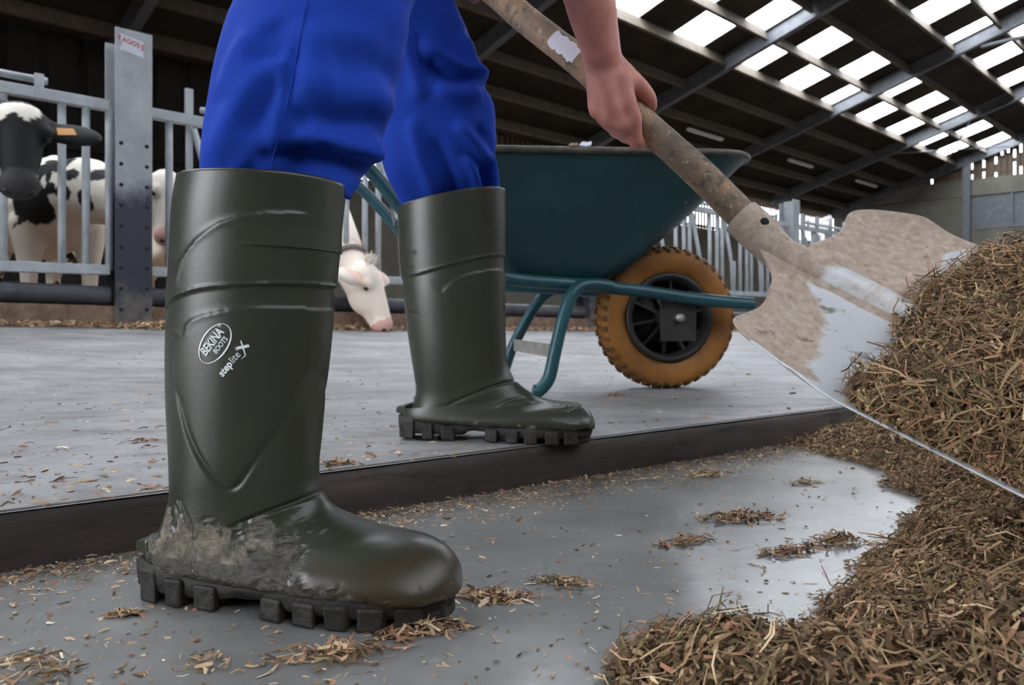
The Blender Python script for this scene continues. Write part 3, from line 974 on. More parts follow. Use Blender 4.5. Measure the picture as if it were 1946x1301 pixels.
near_feats = [('ledge', [(318, 572), (345, 560), (400, 548), (500, 540), (600, 541), (645, 549)], .0022, .0024),
              ('groove', [(352, 640), (362, 615), (400, 597), (500, 584), (635, 592)], .0012, .003),
              ('groove', [(332, 545), (352, 492), (420, 432), (500, 407), (566, 400)], .0016, .003),
              ('ridge', [(332, 730), (358, 830), (396, 900), (432, 932), (470, 885), (520, 800), (566, 690)], .0020, .0026),
              ('ridge', [(418, 1012), (480, 985), (530, 968), (565, 958), (600, 970), (635, 963)], .0026, .0022),
              ('ridge', [(322, 950), (345, 1000), (372, 1040)], .0020, .0022),
              ('ridge', [(586, 648), (612, 649), (640, 650)], .0012, .0012),
              ('ridge', [(318, 640), (330, 640), (342, 641)], .0012, .0015),
              ('ridge', [(322, 496), (335, 492), (345, 484)], .0010, .0015)]
NEAR_O = (-.3395, .727); NEAR_YAW = math.radians(-14.0)
bootR, hitR, bvhR = make_boot(NEAR_O, NEAR_YAW, 0.0, None, near_shaft, near_foot, near_feats, mud_near, '')
make_sole(bootR, hitR(872, 1120)[0] - .004, False)

far_shaft = [((760, 402), (959, 361), 0.066, 0), ((761, 430), (959, 400), 0.065, 0), ((763, 480), (959, 455), 0.063, 0), ((768, 540), (959, 520), 0.061, 0), ((774, 600), (959, 590), 0.058, 0), ((782, 660), (960, 645), 0.055, 0), ((789, 705), (963, 685), 0.051, 0.03), ((793, 738), (969, 705), 0.047, 0.08), ((790, 755), (979, 722), 0.045, 0.1), ((783, 775), (997, 738), 0.044, 0.15)]
far_foot = [((.001, .046), (1020, 752), .043, .2), ((.004, .028), (1045, 759), .045, .25), ((.045, .023), (1066, 762), .048, .28), ((.11, .021), (1085, 763), .051, .3),
            ((.17, .019), (1102, 767), .052, .3), ((.22, .017), (1115, 775), .050, .25), ((.262, .018), (1125, 789), .046, .2), ((.286, .021), (1130, 804), .035, .1), ((.298, .026), (1130, 814), .02, 0)]
far_feats = [('ledge', [(760, 526), (800, 519), (860, 503), (920, 487), (965, 476)], .0022, .0024),
             ('groove', [(840, 560), (870, 530), (920, 514), (965, 506)], .0010, .003),
             ('ridge', [(757, 486), (775, 483), (792, 480)], .0014, .0016), ('ridge', [(757, 512), (772, 510), (784, 508)], .0014, .0016),
             ('ridge', [(772, 592), (782, 594), (792, 596)], .0014, .0016),
             ('ridge', [(845, 772), (900, 748), (960, 728), (985, 732), (1005, 742)], .0028, .0024),
             ('ridge', [(940, 780), (955, 766), (985, 760), (1010, 768)], .0012, .0022)]
FAR_O = (-.1785, 1.262); FAR_YAW = math.radians(-12.0)
bootL, hitL, bvhL = make_boot(FAR_O, FAR_YAW, UPZ, None, far_shaft, far_foot, far_feats, mud_far, '')
make_sole(bootL, hitL(1130, 812)[0] - .003, True)

# printed marks on the near boot, wrapped onto its side
def wrap(me, px, py, scale, ang, dz=.0006):
    """2D mesh (metres) -> pixel anchored on the boot side, rotated by ang"""
    s0, z0 = hitR(px, py, .052)
    ca, sa = math.cos(ang), math.sin(ang)
    for v in me.vertices:
        x, y = v.co.x * scale, v.co.y * scale
        s = s0 + x * ca - y * sa; z = z0 + x * sa + y * ca
        h = bvhR.ray_cast(Vector((s, -.3, z)), Vector((0, 1, 0)))
        yy = h[0].y if h[0] else -.06
        v.co = Vector((s, yy - dz, z))
    me.update(); return me
ANG = math.radians(49)
# crescent ellipse ring
vs = []; fs = []; n = 96
for i in range(n):
    a = 2 * math.pi * i / n
    wv = .00045 + .0011 * (abs(math.sin(a - .35)) ** 1.5)
    vs.append((math.cos(a) * .0198, math.sin(a) * .0122, 0)); vs.append((math.cos(a) * (.0198 - wv), math.sin(a) * (.0122 - wv), 0))
for i in range(n):
    j = (i + 1) % n; fs.append((2 * i, 2 * j, 2 * j + 1, 2 * i + 1))
ring_me = MB().add(vs, fs).mesh('logo_ring')
o = link('logo_ring', wrap(ring_me, 417, 652, 1.0, ANG), MT['ink'], bootR)
def squeeze(me, sx, sy, dx=0, dy=0, shear=0):
    for v in me.vertices: v.co.x, v.co.y = v.co.x * sx + dx + shear * v.co.y, v.co.y * sy + dy
    return me
def logo_text(txt, size, bold, sx, sy, dx, dy, ax, ay, ang=ANG, name='printed_text'):
    me = squeeze(text_mesh(txt, size, bold), sx, sy, dx, dy)
    o = link(name, wrap(me, ax, ay, 1.0, ang), MT['ink'], bootR); return o
logo_text('BEKINA', .0105, .00028, .76, 1.05, -.0004, .0026, 417, 652)
logo_text('BOOTS', .0066, .00010, .80, 1.0, .0026, -.0052, 417, 652)
logo_text('®', .0042, 0, 1, 1, .0150, .0062, 417, 652)
logo_text('step', .0088, .00026, .95, 1.05, -.0082, 0, 446, 686)
logo_text('lite', .0088, 0, .95, 1.05, .0046, 0, 446, 686)
logo_text('®', .0042, 0, 1, 1, .0116, .0030, 446, 686)
# the X with its trailing tick
xm = MB()
def stroke(a, b, w0, w1):
    a = Vector((a[0], a[1], 0)); b = Vector((b[0], b[1], 0)); t = (b - a).normalized(); nn = Vector((-t.y, t.x, 0))
    xm.add([a + nn * w0, a - nn * w0, b - nn * w1, b + nn * w1], [(0, 1, 2, 3)])
stroke((.0120, .0034), (.0200, -.0026), .0012, .0012)
stroke((.0190, .0052), (.0148, -.0012), .0004, .0009)
stroke((.0148, -.0012), (.0118, -.0056), .0006, .0005)
stroke((.0118, -.0056), (.0072, -.0050), .0005, .00015)
o = link('printed_x', wrap(xm.mesh('printed_x'), 446, 686, 1.0, ANG, .0007), MT['ink'], bootR)

# ---- body: one continuous skin -------------------------------------------------
B = MB()
HO = .030   # hand depth shift
def hp(px, py, Y): return at(px, py, Y + HO)
hipR, hipL = Vector((-.12, .86, .93)), Vector((-.19, 1.05, .93))
kneeR, kneeL = at(585, 150, .735), at(828, 200, 1.242)
ankR, ankL = at(465, 960, .712), at(880, 735, 1.243)
for h_, k_, a_ in ((hipR, kneeR, ankR), (hipL, kneeL, ankL)):
    mid_ = at(622, 0, .765) if h_ is hipR else at(779, 10, 1.185)
    capsule(B, h_, .062, mid_, .052); capsule(B, mid_, .052, k_, .042); capsule(B, k_, .038, a_, .030)
    capsule(B, a_ - Vector((0, 0, .015)), .028, a_ + Vector((.14, -.035, -.05)), .018)
pel = Vector((-.15, .955, .98))
capsule(B, pel + Vector((0, -.07, 0)), .13, pel + Vector((0, .07, 0)), .13)
chest = Vector((.10, .96, 1.30)); 
capsule(B, pel, .13, chest, .15)
shR, shL = Vector((.13, .79, 1.36)), Vector((.13, 1.14, 1.38))
capsule(B, shR, .07, shL, .07); capsule(B, chest, .14, Vector((.17, .965, 1.40)), .10)
neck = Vector((.25, .965, 1.50)); head = Vector((.34, .965, 1.62))
capsule(B, Vector((.19, .965, 1.42)), .06, neck, .055)
ellipsoid(B, head, Vector((.095, 0, .02)), Vector((0, .078, 0)), Vector((-.02, 0, .115)))
ellipsoid(B, head + Vector((.04, 0, -.055)), Vector((.06, 0, 0)), Vector((0, .058, 0)), Vector((0, 0, .07)))
capsule(B, head + Vector((.095, 0, .02)), .012, head + Vector((.118, 0, -.025)), .016)      # nose
capsule(B, head + Vector((.088, -.02, -.062)), .008, head + Vector((.088, .02, -.062)), .008)  # lips
for s in (-1, 1):
    ellipsoid(B, head + Vector((-.005, s * .08, -.005)), Vector((.018, 0, 0)), Vector((0, .012, 0)), Vector((0, 0, .032)))
    ellipsoid(B, head + Vector((.082, s * .032, .018)), Vector((.012, 0, 0)), Vector((0, .014, 0)), Vector((0, 0, .009)))
# right arm
elR = at(1095, -190, .93) + Vector((0, 0, .0))
capsule(B, shR, .055, elR, .046)
fa = [(1100, -150, .93, .044), (1114, -40, .945, .0365), (1127, 30, .955, .0315), (1138, 75, .965, .0275), (1143, 105, .97, .0255)]
for (x0, y0, Y0, r0), (x1, y1, Y1, r1) in zip(fa, fa[1:]):
    capsule(B, hp(x0, y0, Y0), r0, hp(x1, y1, Y1), r1)
capsule(B, hp(1126, 70, .968), .017, hp(1132, 120, .975), .017); capsule(B, hp(1152, 70, .968), .017, hp(1158, 120, .975), .018)
wr = [(1132, 118), (1143, 120), (1155, 122), (1162, 124)]
KN = [(1136, 208, .985), (1157, 226, .980), (1180, 236, .980), (1202, 226, .982)]    # little, ring, middle, index
for (wx, wy), (kx, ky, kY) in zip(wr, KN):
    capsule(B, hp(wx, wy, .978), .0155, hp(kx, ky, kY), .0135)
capsule(B, hp(1150, 150, .976), .018, hp(1165, 205, .976), .0155)
capsule(B, hp(1178, 150, .976), .016, hp(1192, 205, .978), .0145)
fing = [[(1136, 208, .985, .0115), (1152, 233, 1.020, .0100), (1178, 222, 1.050, .0090), (1176, 195, 1.055, .0080)],
        [(1157, 226, .980, .0120), (1172, 250, 1.018, .0105), (1198, 240, 1.052, .0095), (1198, 212, 1.060, .0085)],
        [(1180, 236, .980, .0125), (1191, 260, 1.015, .0108), (1214, 256, 1.052, .0098), (1218, 226, 1.060, .0088)],
        [(1202, 226, .982, .0125), (1208, 270, .998, .0105), (1232, 270, 1.036, .0095), (1240, 244, 1.052, .0085)]]
for ch in fing:
    for (x0, y0, Y0, r0), (x1, y1, Y1, r1) in zip(ch, ch[1:]):
        capsule(B, hp(x0, y0, Y0), r0, hp(x1, y1, Y1), r1, 10)
th = [(1162, 118, .985, .0165), (1192, 146, .990, .0150), (1220, 168, .998, .0122), (1234, 186, 1.006, .0108), (1238, 203, 1.016, .0092)]
for (x0, y0, Y0, r0), (x1, y1, Y1, r1) in zip(th, th[1:]):
    capsule(B, hp(x0, y0, Y0), r0, hp(x1, y1, Y1), r1, 10)
# left arm holding the upper end of the handle (above the frame)
HEND = at(850, -85, 1.215)
elL = Vector((.03, 1.24, 1.08)); wrL = HEND + Vector((.03, .03, .06))
capsule(B, shL, .055, elL, .045); capsule(B, elL, .043, wrL, .028)
hu = (at(1000, 35, 1.12) - HEND).normalized(); hv = hu.cross(Vector((0, 1, 0))).normalized()
for k in range(4):
    c = HEND + hu * (.012 + .021 * k)
    pts = [c + Vector((0, .018, .03)) + hv * 0, c + Vector((0, .03, -.004)), c + Vector((0, .005, -.03)), c + Vector((0, -.026, -.016))]
    for a_, b_ in zip(pts, pts[1:]): capsule(B, a_, .0105, b_, .0095, 10)
    capsule(B, wrL, .018, pts[0], .013)
capsule(B, wrL, .018, HEND + hu * .03 + Vector((0, -.03, .016)), .011, 10)
body_me = fuse(B, .0042, 5, .5)
co, no = mesh_np(body_me); set_np(body_me, co - np.array(PLOC))
person = link('person', body_me, MT['skin'], None, True); person.location = PLOC
tag(person, 'person in blue trousers and green rubber boots shovelling feed, bare forearm gripping the handle', 'person')
for b_, lb in ((bootR, 'muddy olive green rubber boot standing on the lower floor, white printed logo'), (bootL, 'olive green rubber boot standing on the raised alley')):
    b_.parent = person; b_.location = b_.location - PLOC; b_['label'] = lb
# hair cap
hb = MB(); ellipsoid(hb, head + Vector((-.012, 0, .03)), Vector((.098, 0, .02)), Vector((0, .084, 0)), Vector((-.02, 0, .1)))
hm = fuse(hb, .008, 3); co, no = mesh_np(hm)
co = co + no * (.004 * np_noise(co, 40, 3))[:, None]; set_np(hm, co - np.array(PLOC)); link('hair', hm, MT['hair'], person)

# ---- trousers ------------------------------------------------------------------
Tm = MB()
def leg_rings(rows, ys):
    R = []
    for (y, x0, x1, Y, asp) in rows:
        c = at((x0 + x1) / 2, y, Y); h = (x1 - x0) / 2 * Y / F
        R.append((c, h, h * asp))
    return R
def add_leg(mb, R, top):
    rings = []
    pts = [Vector((c.x, c.y, c.z)) for c, a, b in R]; ab = [Vector((a, b, 0)) for c, a, b in R]
    for (c, a, b) in top: pts.append(Vector(c)); ab.append(Vector((a, b, 0)))
    P_ = bend_path(pts, 5); A_ = bend_path(ab, 5); n = 40
    for p, q_ in zip(P_, A_):
        rings.append([p + Vector((math.cos(2 * math.pi * i / n) * q_.x, math.sin(2 * math.pi * i / n) * q_.y, 0)) for i in range(n)])
    mb.rings(rings)
near_rows = [(392, 395, 628, .728, .44), (362, 392, 645, .726, .45), (345, 388, 668, .724, .46), (322, 387, 694, .722, .47), (300, 388, 708, .722, .48), (270, 392, 722, .724, .50), (235, 397, 736, .727, .52),
             (200, 403, 747, .730, .54), (150, 412, 757, .735, .56), (100, 426, 767, .742, .58), (50, 443, 777, .750, .60), (0, 460, 785, .760, .62)]
R1 = leg_rings(near_rows, None)
R1 = [(c, a, max(.048, min(b * 1.55, a * .92))) for c, a, b in R1]
add_leg(Tm, R1, [((-.155, .80, .72), .098, .092), ((-.15, .86, .86), .115, .105), ((-.15, .90, .97), .125, .11)])
far_rows = [(420, 772, 930, 1.258, .8), (392, 762, 938, 1.256, .82), (370, 752, 940, 1.254, .85), (340, 738, 943, 1.25, .85), (300, 726, 944, 1.246, .85), (250, 722, 943, 1.24, .85), (200, 720, 938, 1.232, .85),
            (165, 716, 917, 1.226, .86), (130, 712, 908, 1.22, .88), (90, 708, 902, 1.212, .9), (50, 700, 888, 1.2, .9), (0, 690, 868, 1.18, .9)]
R2_ = [(c, a, a * (.6 if i < 2 else .7 if i < 3 else .82 if i < 4 else .9)) for i, (c, a, b) in enumerate(leg_rings(far_rows, None))]
add_leg(Tm, R2_, [((-.17, 1.12, .80), .085, .088), ((-.165, 1.06, .90), .105, .10), ((-.15, 1.0, .99), .12, .11)])
capsule(Tm, pel + Vector((0, -.06, .04)), .15, pel + Vector((0, .06, .04)), .15)
tme = fuse(Tm, .0050, 4, .5)
co, no = mesh_np(tme)
def fold(co, no, line, Y, amp, wid, asym=0.0):
    """soft fold along a line read at depth Y"""
    L = smoothcurve([((x - 973) * Y / F, CAMZ + (HY - y) * Y / F) for x, y in line], 6)
    d, sg, t = poly_dist(co[:, 0], co[:, 2], L)
    fade = np.clip(np.minimum(t, 1 - t) * 5, 0, 1)
    front = np.clip((-no[:, 1] + .35) / .5, 0, 1) * (np.abs(co[:, 1] - Y) < .2)
    w = np.where(sg > 0, wid * (1 + asym), wid * (1 - asym))
    return amp * np.exp(-(d / w) ** 2) * fade * front
disp = np.zeros(len(co))
YN, YF = .66, 1.16
near_folds = [([(556, 40), (540, 150), (524, 260), (516, 330)], .0035, .006, .0), ([(570, 60), (552, 160), (536, 250), (528, 330)], -.003, .008, 0),
              ([(560, 238), (600, 262), (650, 275), (700, 262), (740, 232)], .012, .012, .3), ([(545, 215), (600, 235), (660, 228), (745, 195)], -.009, .016, 0),
              ([(530, 310), (590, 290), (650, 288), (690, 300)], -.013, .011, 0), ([(600, 330), (640, 318), (680, 322)], .009, .009, 0), ([(440, 310), (520, 296), (570, 306)], -.006, .010, 0),
              ([(400, 300), (440, 220), (500, 150), (530, 110)], .007, .016, .2), ([(470, 260), (500, 200), (530, 130)], -.006, .012, 0),
              ([(620, 130), (680, 120), (750, 90)], -.006, .020, 0), ([(560, 160), (640, 150), (740, 150)], .006, .022, 0),
              ([(480, 60), (440, 110), (415, 180)], .006, .016, 0), ([(500, 40), (520, 90), (470, 120)], -.006, .016, 0),
              ([(560, 90), (640, 60), (720, 50)], .006, .02, 0), ([(430, 330), (470, 300), (500, 330)], .005, .008, 0), ([(570, 345), (600, 325), (625, 345)], .006, .007, 0)]
far_folds = [([(800, 90), (840, 115), (880, 130), (912, 125)], .010, .012, .2), ([(810, 120), (850, 140), (900, 150)], -.008, .012, 0), ([(880, 60), (890, 100), (912, 150)], .008, .012, 0),
             ([(860, 230), (900, 270), (925, 300)], .010, .011, 0), ([(900, 230), (930, 260), (940, 290)], -.007, .010, 0), ([(880, 290), (900, 330), (905, 380)], .008, .008, 0),
             ([(915, 300), (922, 340), (922, 380)], -.010, .007, 0), ([(820, 260), (850, 320), (860, 380)], -.007, .012, 0), ([(780, 220), (800, 300), (830, 380)], .007, .014, 0), ([(925, 250), (935, 320), (935, 370)], .006, .007, 0),
             ([(770, 60), (790, 140), (800, 200)], .006, .014, 0), ([(830, 170), (870, 180), (915, 170)], .008, .014, 0)]
for l, a, w, s in near_folds: disp += fold(co, no, l, YN, a * 1.35, w * .85, s)
for l, a, w, s in far_folds: disp += fold(co, no, l, YF, a * 1.6, w * .85, s)
disp += .0022 * np_noise(co, 5, 8, 2)
set_np(tme, co + no * disp[:, None] - np.array(PLOC))
tr = link('trousers', tme, MT['trouser'], person, True)
sm = tr.modifiers.new('s', 'SMOOTH'); sm.iterations = 1; sm.factor = .5
# seam lines lying on the cloth
bpy.context.view_layer.update()
tbv = BVHTree.FromPolygons([v_.co + PLOC for v_ in tme.vertices], [tuple(p_.vertices) for p_ in tme.polygons])
def seam(pts):
    out = []
    L = smoothcurve(pts, 8)
    for x, y in L:
        dr = (at(x, y, 1.0) - Vector((0, 0, CAMZ))).normalized()
        h = tbv.ray_cast(Vector((0, 0, CAMZ)), dr)
        if h[0]: out.append(h[0] - dr * .0004 - PLOC)
    for k in range(2):
        out = [out[0]] + [(out[i - 1] + out[i] * 2 + out[i + 1]) / 4 for i in range(1, len(out) - 1)] + [out[-1]]
    MB().tube(out, .0011, 6).build('seam', MT['trouser'], tr, True)
seam([(582, 4), (572, 60), (556, 150), (540, 220), (522, 290), (516, 322)])
seam([(786, 60), (790, 100), (800, 130)])
tr['label'] = 'royal blue work trousers tucked into the boots'
# jacket above the frame
J = MB()
capsule(J, pel + Vector((0, -.05, .06)), .155, chest, .175); capsule(J, pel + Vector((0, .05, .06)), .155, chest, .175)
capsule(J, shR, .09, shL, .09); capsule(J, shR, .075, shR.lerp(elR, .72), .066); capsule(J, shL, .075, shL.lerp(elL, .8), .066)
capsule(J, chest, .16, Vector((.18, .965, 1.41)), .10)
jm = fuse(J, .009, 5); co, no = mesh_np(jm); co = co + no * (.004 * np_noise(co, 6, 9, 3))[:, None]
set_np(jm, co - np.array(PLOC)); link('jacket', jm, MT['trouser'], person, True)
# ================================================================== SHOVEL
S1 = Vector((.256, .87, .234)); S2 = Vector((.52, 1.13, .404))
WV = (S2 - S1); HALF = .232; WV.normalize()
AV = Vector((.757, -.49, -.425)); AV = (AV - WV * AV.dot(WV)).normalized()
NV = AV.cross(WV).normalized()
M0 = (S1 + S2) / 2 - WV * .020
def bl(a, w, n=0.0):
    return M0 + AV * a + WV * (w * HALF) + NV * n
SHO = empty('shovel', bl(.0, 0)); so = SHO.location.copy()
LB = .40
def back_edge(w):
    x = abs(w)
    # socket tongue in the middle, dip, then rounded shoulder
    tongue = -.075 * math.exp(-(x / .17) ** 2)
    dip = -.012 * math.exp(-((x - .30) / .16) ** 2)
    sh = -.012 * math.exp(-((x - .78) / .16) ** 2)
    corner = .075 * max(0, (x - .74) / .26) ** 2.6
    return tongue + dip + sh + corner
na, nw = 44, 60; vs = []; cl = []; fs = []
for i in range(na + 1):
    for j in range(nw + 1):
        w = -1 + 2 * j / nw; t = i / na
        a = back_edge(w) + (LB - back_edge(w)) * t
        x = abs(w)
        n = .016 * max(0, (x - .45) / .55) ** 2.0 * (1 - .25 * t)             # turned-up sides
        n += .012 * math.exp(-((t) / .10) ** 2) * min(1, x / .3)     # dished back
        fr = math.exp(-(w / (.13 * (1 - .75 * min(1, t * 1.5)) + .012)) ** 2) * max(0, 1 - t / .62)
        n += .030 * fr                                                            # ridge running out of the socket
        p = bl(a, w, n)
        vs.append(p - so)
        cl.append(np.clip(.72 * fr * (t > .12) + 1.1 * np.clip((t - .10 - .12 * max(0, -w - .3)) / .14, 0, 1) * (-.95 < w < -.10) + .25 * (w > .75) + .8 * (w > .6) * (t > .33) + 1.0 * (w < -.93), 0, 1))
for i in range(na):
    for j in range(nw):
        k = i * (nw + 1) + j; fs.append((k, k + 1, k + nw + 2, k + nw + 1))
bm_ = MB().add(vs, fs).mesh('blade')
at_ = bm_.attributes.new('clean', 'FLOAT', 'POINT'); at_.data.foreach_set('value', np.array(cl, np.float32))
bo = link('blade', bm_, MT['blade'], SHO, True)
sol = bo.modifiers.new('thick', 'SOLIDIFY'); sol.thickness = .0028; sol.offset = -1
ss_ = bo.modifiers.new('sub', 'SUBSURF'); ss_.levels = 1; ss_.render_levels = 1
# handle and socket
HP = [at(1436, 436, 1.015), at(1330, 330, 1.03), at(1225, 236, 1.045), at(1160, 174, 1.055), at(1100, 117, 1.07), at(1000, 38, 1.12), at(940, -14, 1.155), HEND]
hpth = bend_path(HP, 6)
R = []
o = MB().tube([p - so for p in hpth], [.0212] * 8 + [.0205] * (len(hpth) - 8), 20).build('handle', MT['wood'], SHO, True)
auto_smooth(o, .8); o['label'] = 'dirty wooden handle'
sck0 = at(1408, 412, 1.018); sck1 = bl(-.03, 0, .016); sck2 = bl(.05, 0, .012); sck3 = bl(.14, 0, .006)
sp = bend_path([sck0, sck0.lerp(sck1, .5), sck1, sck2, sck3], 6)
rr = [.0262 - .0105 * max(0, (i - 6) / (len(sp) - 7)) ** 1.0 for i in range(len(sp))]
o = MB().tube([p - so for p in sp], rr, 20).build('socket', MT['blade'], SHO, True); auto_smooth(o, .8)
at2 = o.data.attributes.new('clean', 'FLOAT', 'POINT'); vv = np.empty(len(o.data.vertices) * 3); o.data.vertices.foreach_get('co', vv); vv = vv.reshape(-1, 3)
at2.data.foreach_set('value', (.25 + .5 * np.clip((vv @ np.array(AV)) / .12 + .1, 0, 1)).astype(np.float32))
rv_ = sck0.lerp(sck1, .35) + Vector((.004, -.024, .008)) - so
ellm = MB(); ellipsoid(ellm, rv_, Vector((.006, 0, 0)), Vector((0, .004, 0)), Vector((0, 0, .006)), 10); ellm.build('rivet', MT['hole'], SHO, True)
# remains of a white label on the handle
lab = MB()
for (x0, y0, x1, y1) in ((1057, 77, 1080, 97), (1076, 92, 1092, 108), (1094, 112, 1106, 124)):
    P0, P1 = at(x0, y0, 1.085), at(x1, y1, 1.075)
    ax = (P1 - P0).normalized(); R = []
    for k in range(5):
        c = P0.lerp(P1, k / 4); 
        best = min(range(len(hpth)), key=lambda i: (hpth[i] - c).length)
        t = (hpth[min(best + 1, len(hpth) - 1)] - hpth[best - 1]).normalized()
        c = hpth[best] + t * (c - hpth[best]).dot(t)
        u = (Vector((0, -1, 0)) - t * Vector((0, -1, 0)).dot(t)).normalized(); w = t.cross(u)
        R.append([c + (u * math.cos(a) + w * math.sin(a)) * .0209 - so for a in [(-.75 + 1.2 * q / 6 + .12 * math.sin(k * 2.1 + x0)) for q in range(7)]])
    n = 7
    lab.add([p for r_ in R for p in r_], [(i * n + j, i * n + j + 1, (i + 1) * n + j + 1, (i + 1) * n + j) for i in range(4) for j in range(n - 1)])
o = lab.build('label_scrap', MT['paper'], SHO, True)
tag(SHO, 'dusty aluminium scoop shovel with a wooden handle, loaded with chopped feed', 'shovel')

# ================================================================== WHEELBARROW
WX, WY = .4285, 2.15; WR = .198
YAW = math.radians(8)
wz = upper_z(WX, WY)
BAR = empty('wheelbarrow', (WX, WY, wz), YAW)
def tb(x, y, z): return Vector((x, y, z - wz))      # local x forward, y away from the camera, world z
# tray: loft between bottom and rim
def rect(x0, x1, ya, yb, z0, z1, r, n=8):
    """rounded outline; ya half width at the rear, yb at the front"""
    pts = []
    cs = [(x0, -ya, z0, math.pi), (x1, -yb, z1, 1.5 * math.pi), (x1, yb, z1, 0), (x0, ya, z0, .5 * math.pi)]
    for (cx, cy, cz, a0) in cs:
        sx = 1 if cx == x0 else -1; sy = 1 if cy < 0 else -1
        for k in range(n):
            a = a0 + .5 * math.pi * k / (n - 1)
            pts.append(tb(cx + sx * r + r * math.cos(a), cy + sy * r + r * math.sin(a), cz))
    return pts
lev = []
for t in np.linspace(0, 1, 12):
    e_ = t ** .9
    lev.append(rect(-.47 - .15 * e_, -.20 + .36 * e_ ** .95, .17 + .135 * e_, .15 + .115 * e_, .352 + .293 * t, .345 + .317 * t, .05 + .05 * e_))
outer = lev
inner = []
for ring in lev[::-1]:
    c = sum(ring, Vector((0, 0, 0))) / len(ring)
    inner.append([p + (Vector((c.x, c.y, p.z)) - p).normalized() * .004 + Vector((0, 0, .002)) for p in ring])
lip = []
# rolled rim
rim = lev[-1]
tray = MB().rings(outer + inner).build('tray', MT['teal'], BAR, True); auto_smooth(tray, .9)
mrim = MB().tube(rim + [rim[0]], .0085, 10, False).build('rim', MT['metal'], BAR, True)
mrim.data.materials.clear(); mrim.data.materials.append(simple('worn_rim_paint', (44, 42, 38), (98, 90, 80), 24, .5, .2))
# frame tubes
for s in (-1, 1):
    path = [tb(.20, s * .135, .287), tb(.05, s * .135, .300), tb(-.10, s * .135, .320), tb(-.28, s * .16, .336), tb(-.48, s * .21, .350), tb(-.60, s * .255, .395), tb(-.70, s * .285, .470), tb(-.78, s * .295, .565), tb(-.86, s * .298, .645), tb(-.99, s * .30, .74)]
    o = MB().tube(bend_path(path, 6), .0168, 14).build('frame_tube', MT['tealtube'], BAR, True); auto_smooth(o, .8)
    o = MB().tube([tb(-.97, s * .30, .725), tb(-1.08, s * .30, .80)], .02, 14).build('grip', MT['black'], BAR, True)
    x0 = -.385
    leg = [tb(-.20, s * .165, .332), tb(-.27, s * .185, .335), tb(-.308, s * .195, .31), tb(-.332, s * .20, .25), tb(-.355, s * .205, .16), tb(-.37, s * .207, .10), tb(-.395, s * .208, wz + .018), tb(-.41, s * .208, wz + .017)]
    if s > 0: leg = [p - Vector((.055 * min(1, (.335 - (p.z + wz)) / .2), 0, 0)) for p in leg]
    o = MB().tube(bend_path(leg, 6), .0165, 14).build('leg', MT['tealtube'], BAR, True); auto_smooth(o, .8)
    MB().box(tb(.0, s * .112, .245), (.10, .005, .115)).build('axle_bracket', MT['black'], BAR, bevel=.002)
    MB().tube([tb(.0, s * .105, wz + WR), tb(.0, s * .135, wz + WR)], .011, 10).build('axle_nut', MT['metal'], BAR, True)
MB().tube([tb(.0, -.12, wz + WR), tb(.0, .12, wz + WR)], .008, 10).build('axle', MT['metal'], BAR, True)
MB().prism([(-.003, -.017), (.003, -.017), (.003, .017), (-.003, .017)], tb(-.352, -.205, .168), Vector((1, 0, 0)), ZUP, Vector((-.048, .41, .0)).normalized(), .413).build('cross_brace', MT['metal'], BAR)
MB().tube([tb(-.755, -.285, .53), tb(-.755, .285, .53)], .004, 8).build('cross_rod', MT['metal'], BAR, True)
# wheel: lathed tyre, rim, spokes, tread blocks
wc = tb(0, 0, wz + WR)
def lathe_y(prof, n=72):
    return [[wc + Vector((math.cos(2 * math.pi * k / n) * r, y, math.sin(2 * math.pi * k / n) * r)) for k in range(n)] for (r, y) in prof]
hwid = .047
prof = [(.118, -hwid * .72), (.135, -hwid * .95), (.160, -hwid * 1.04), (.180, -hwid), (.190, -hwid * .8), (.193, -hwid * .4), (.194, 0), (.193, hwid * .4), (.190, hwid * .8), (.180, hwid), (.160, hwid * 1.04), (.135, hwid * .95), (.118, hwid * .72)]
m = MB(); m.rings(lathe_y(prof) + [lathe_y(prof)[0]], False, False); ty = m.build('tyre', MT['tyre'], BAR, True); auto_smooth(ty, .9)
tread = MB(); nt = 40
for k in range(nt):
    for sg in (-1, 1):
        a = 2 * math.pi * (k + (.5 if sg > 0 else 0)) / nt
        rad = Vector((math.cos(a), 0, math.sin(a))); tan = Vector((-math.sin(a), 0, math.cos(a)))
        # shoulder block and centre block, like a chevron
        for (y0, y1, r0, r1, sh) in ((.018, .0475, .190, .1995, .004), (.0, .017, .1925, .1995, -.003)):
            v = []
            for (tt_, yy, rr_) in ((-.0072, y0, r0), (.0072, y0, r0), (.0072, y1, r0 - (.012 if y1 > .03 else 0)), (-.0072, y1, r0 - (.012 if y1 > .03 else 0)),
                                  (-.006, y0, r1), (.006, y0, r1), (.006, y1, r1 - (.012 if y1 > .03 else 0)), (-.006, y1, r1 - (.012 if y1 > .03 else 0))):
                v.append(wc + rad * rr_ + tan * (tt_ + sh * (1 if yy == y1 else 0)) + Vector((0, sg * yy, 0)))
            tread.add(v, [(0, 1, 2, 3), (7, 6, 5, 4), (0, 4, 5, 1), (1, 5, 6, 2), (2, 6, 7, 3), (3, 7, 4, 0)])
tb_ = tread.build('tread', MT['tread'], BAR); tb_['kind'] = 'stuff'
prof2 = [(.122, -.040), (.124, -.046), (.116, -.050), (.108, -.046), (.102, -.030), (.100, -.012), (.100, .012), (.102, .030), (.108, .046), (.116, .050), (.124, .046), (.122, .040)]
m = MB(); m.rings(lathe_y(prof2), False, False); o = m.build('wheel_rim', MT['black'], BAR, True)
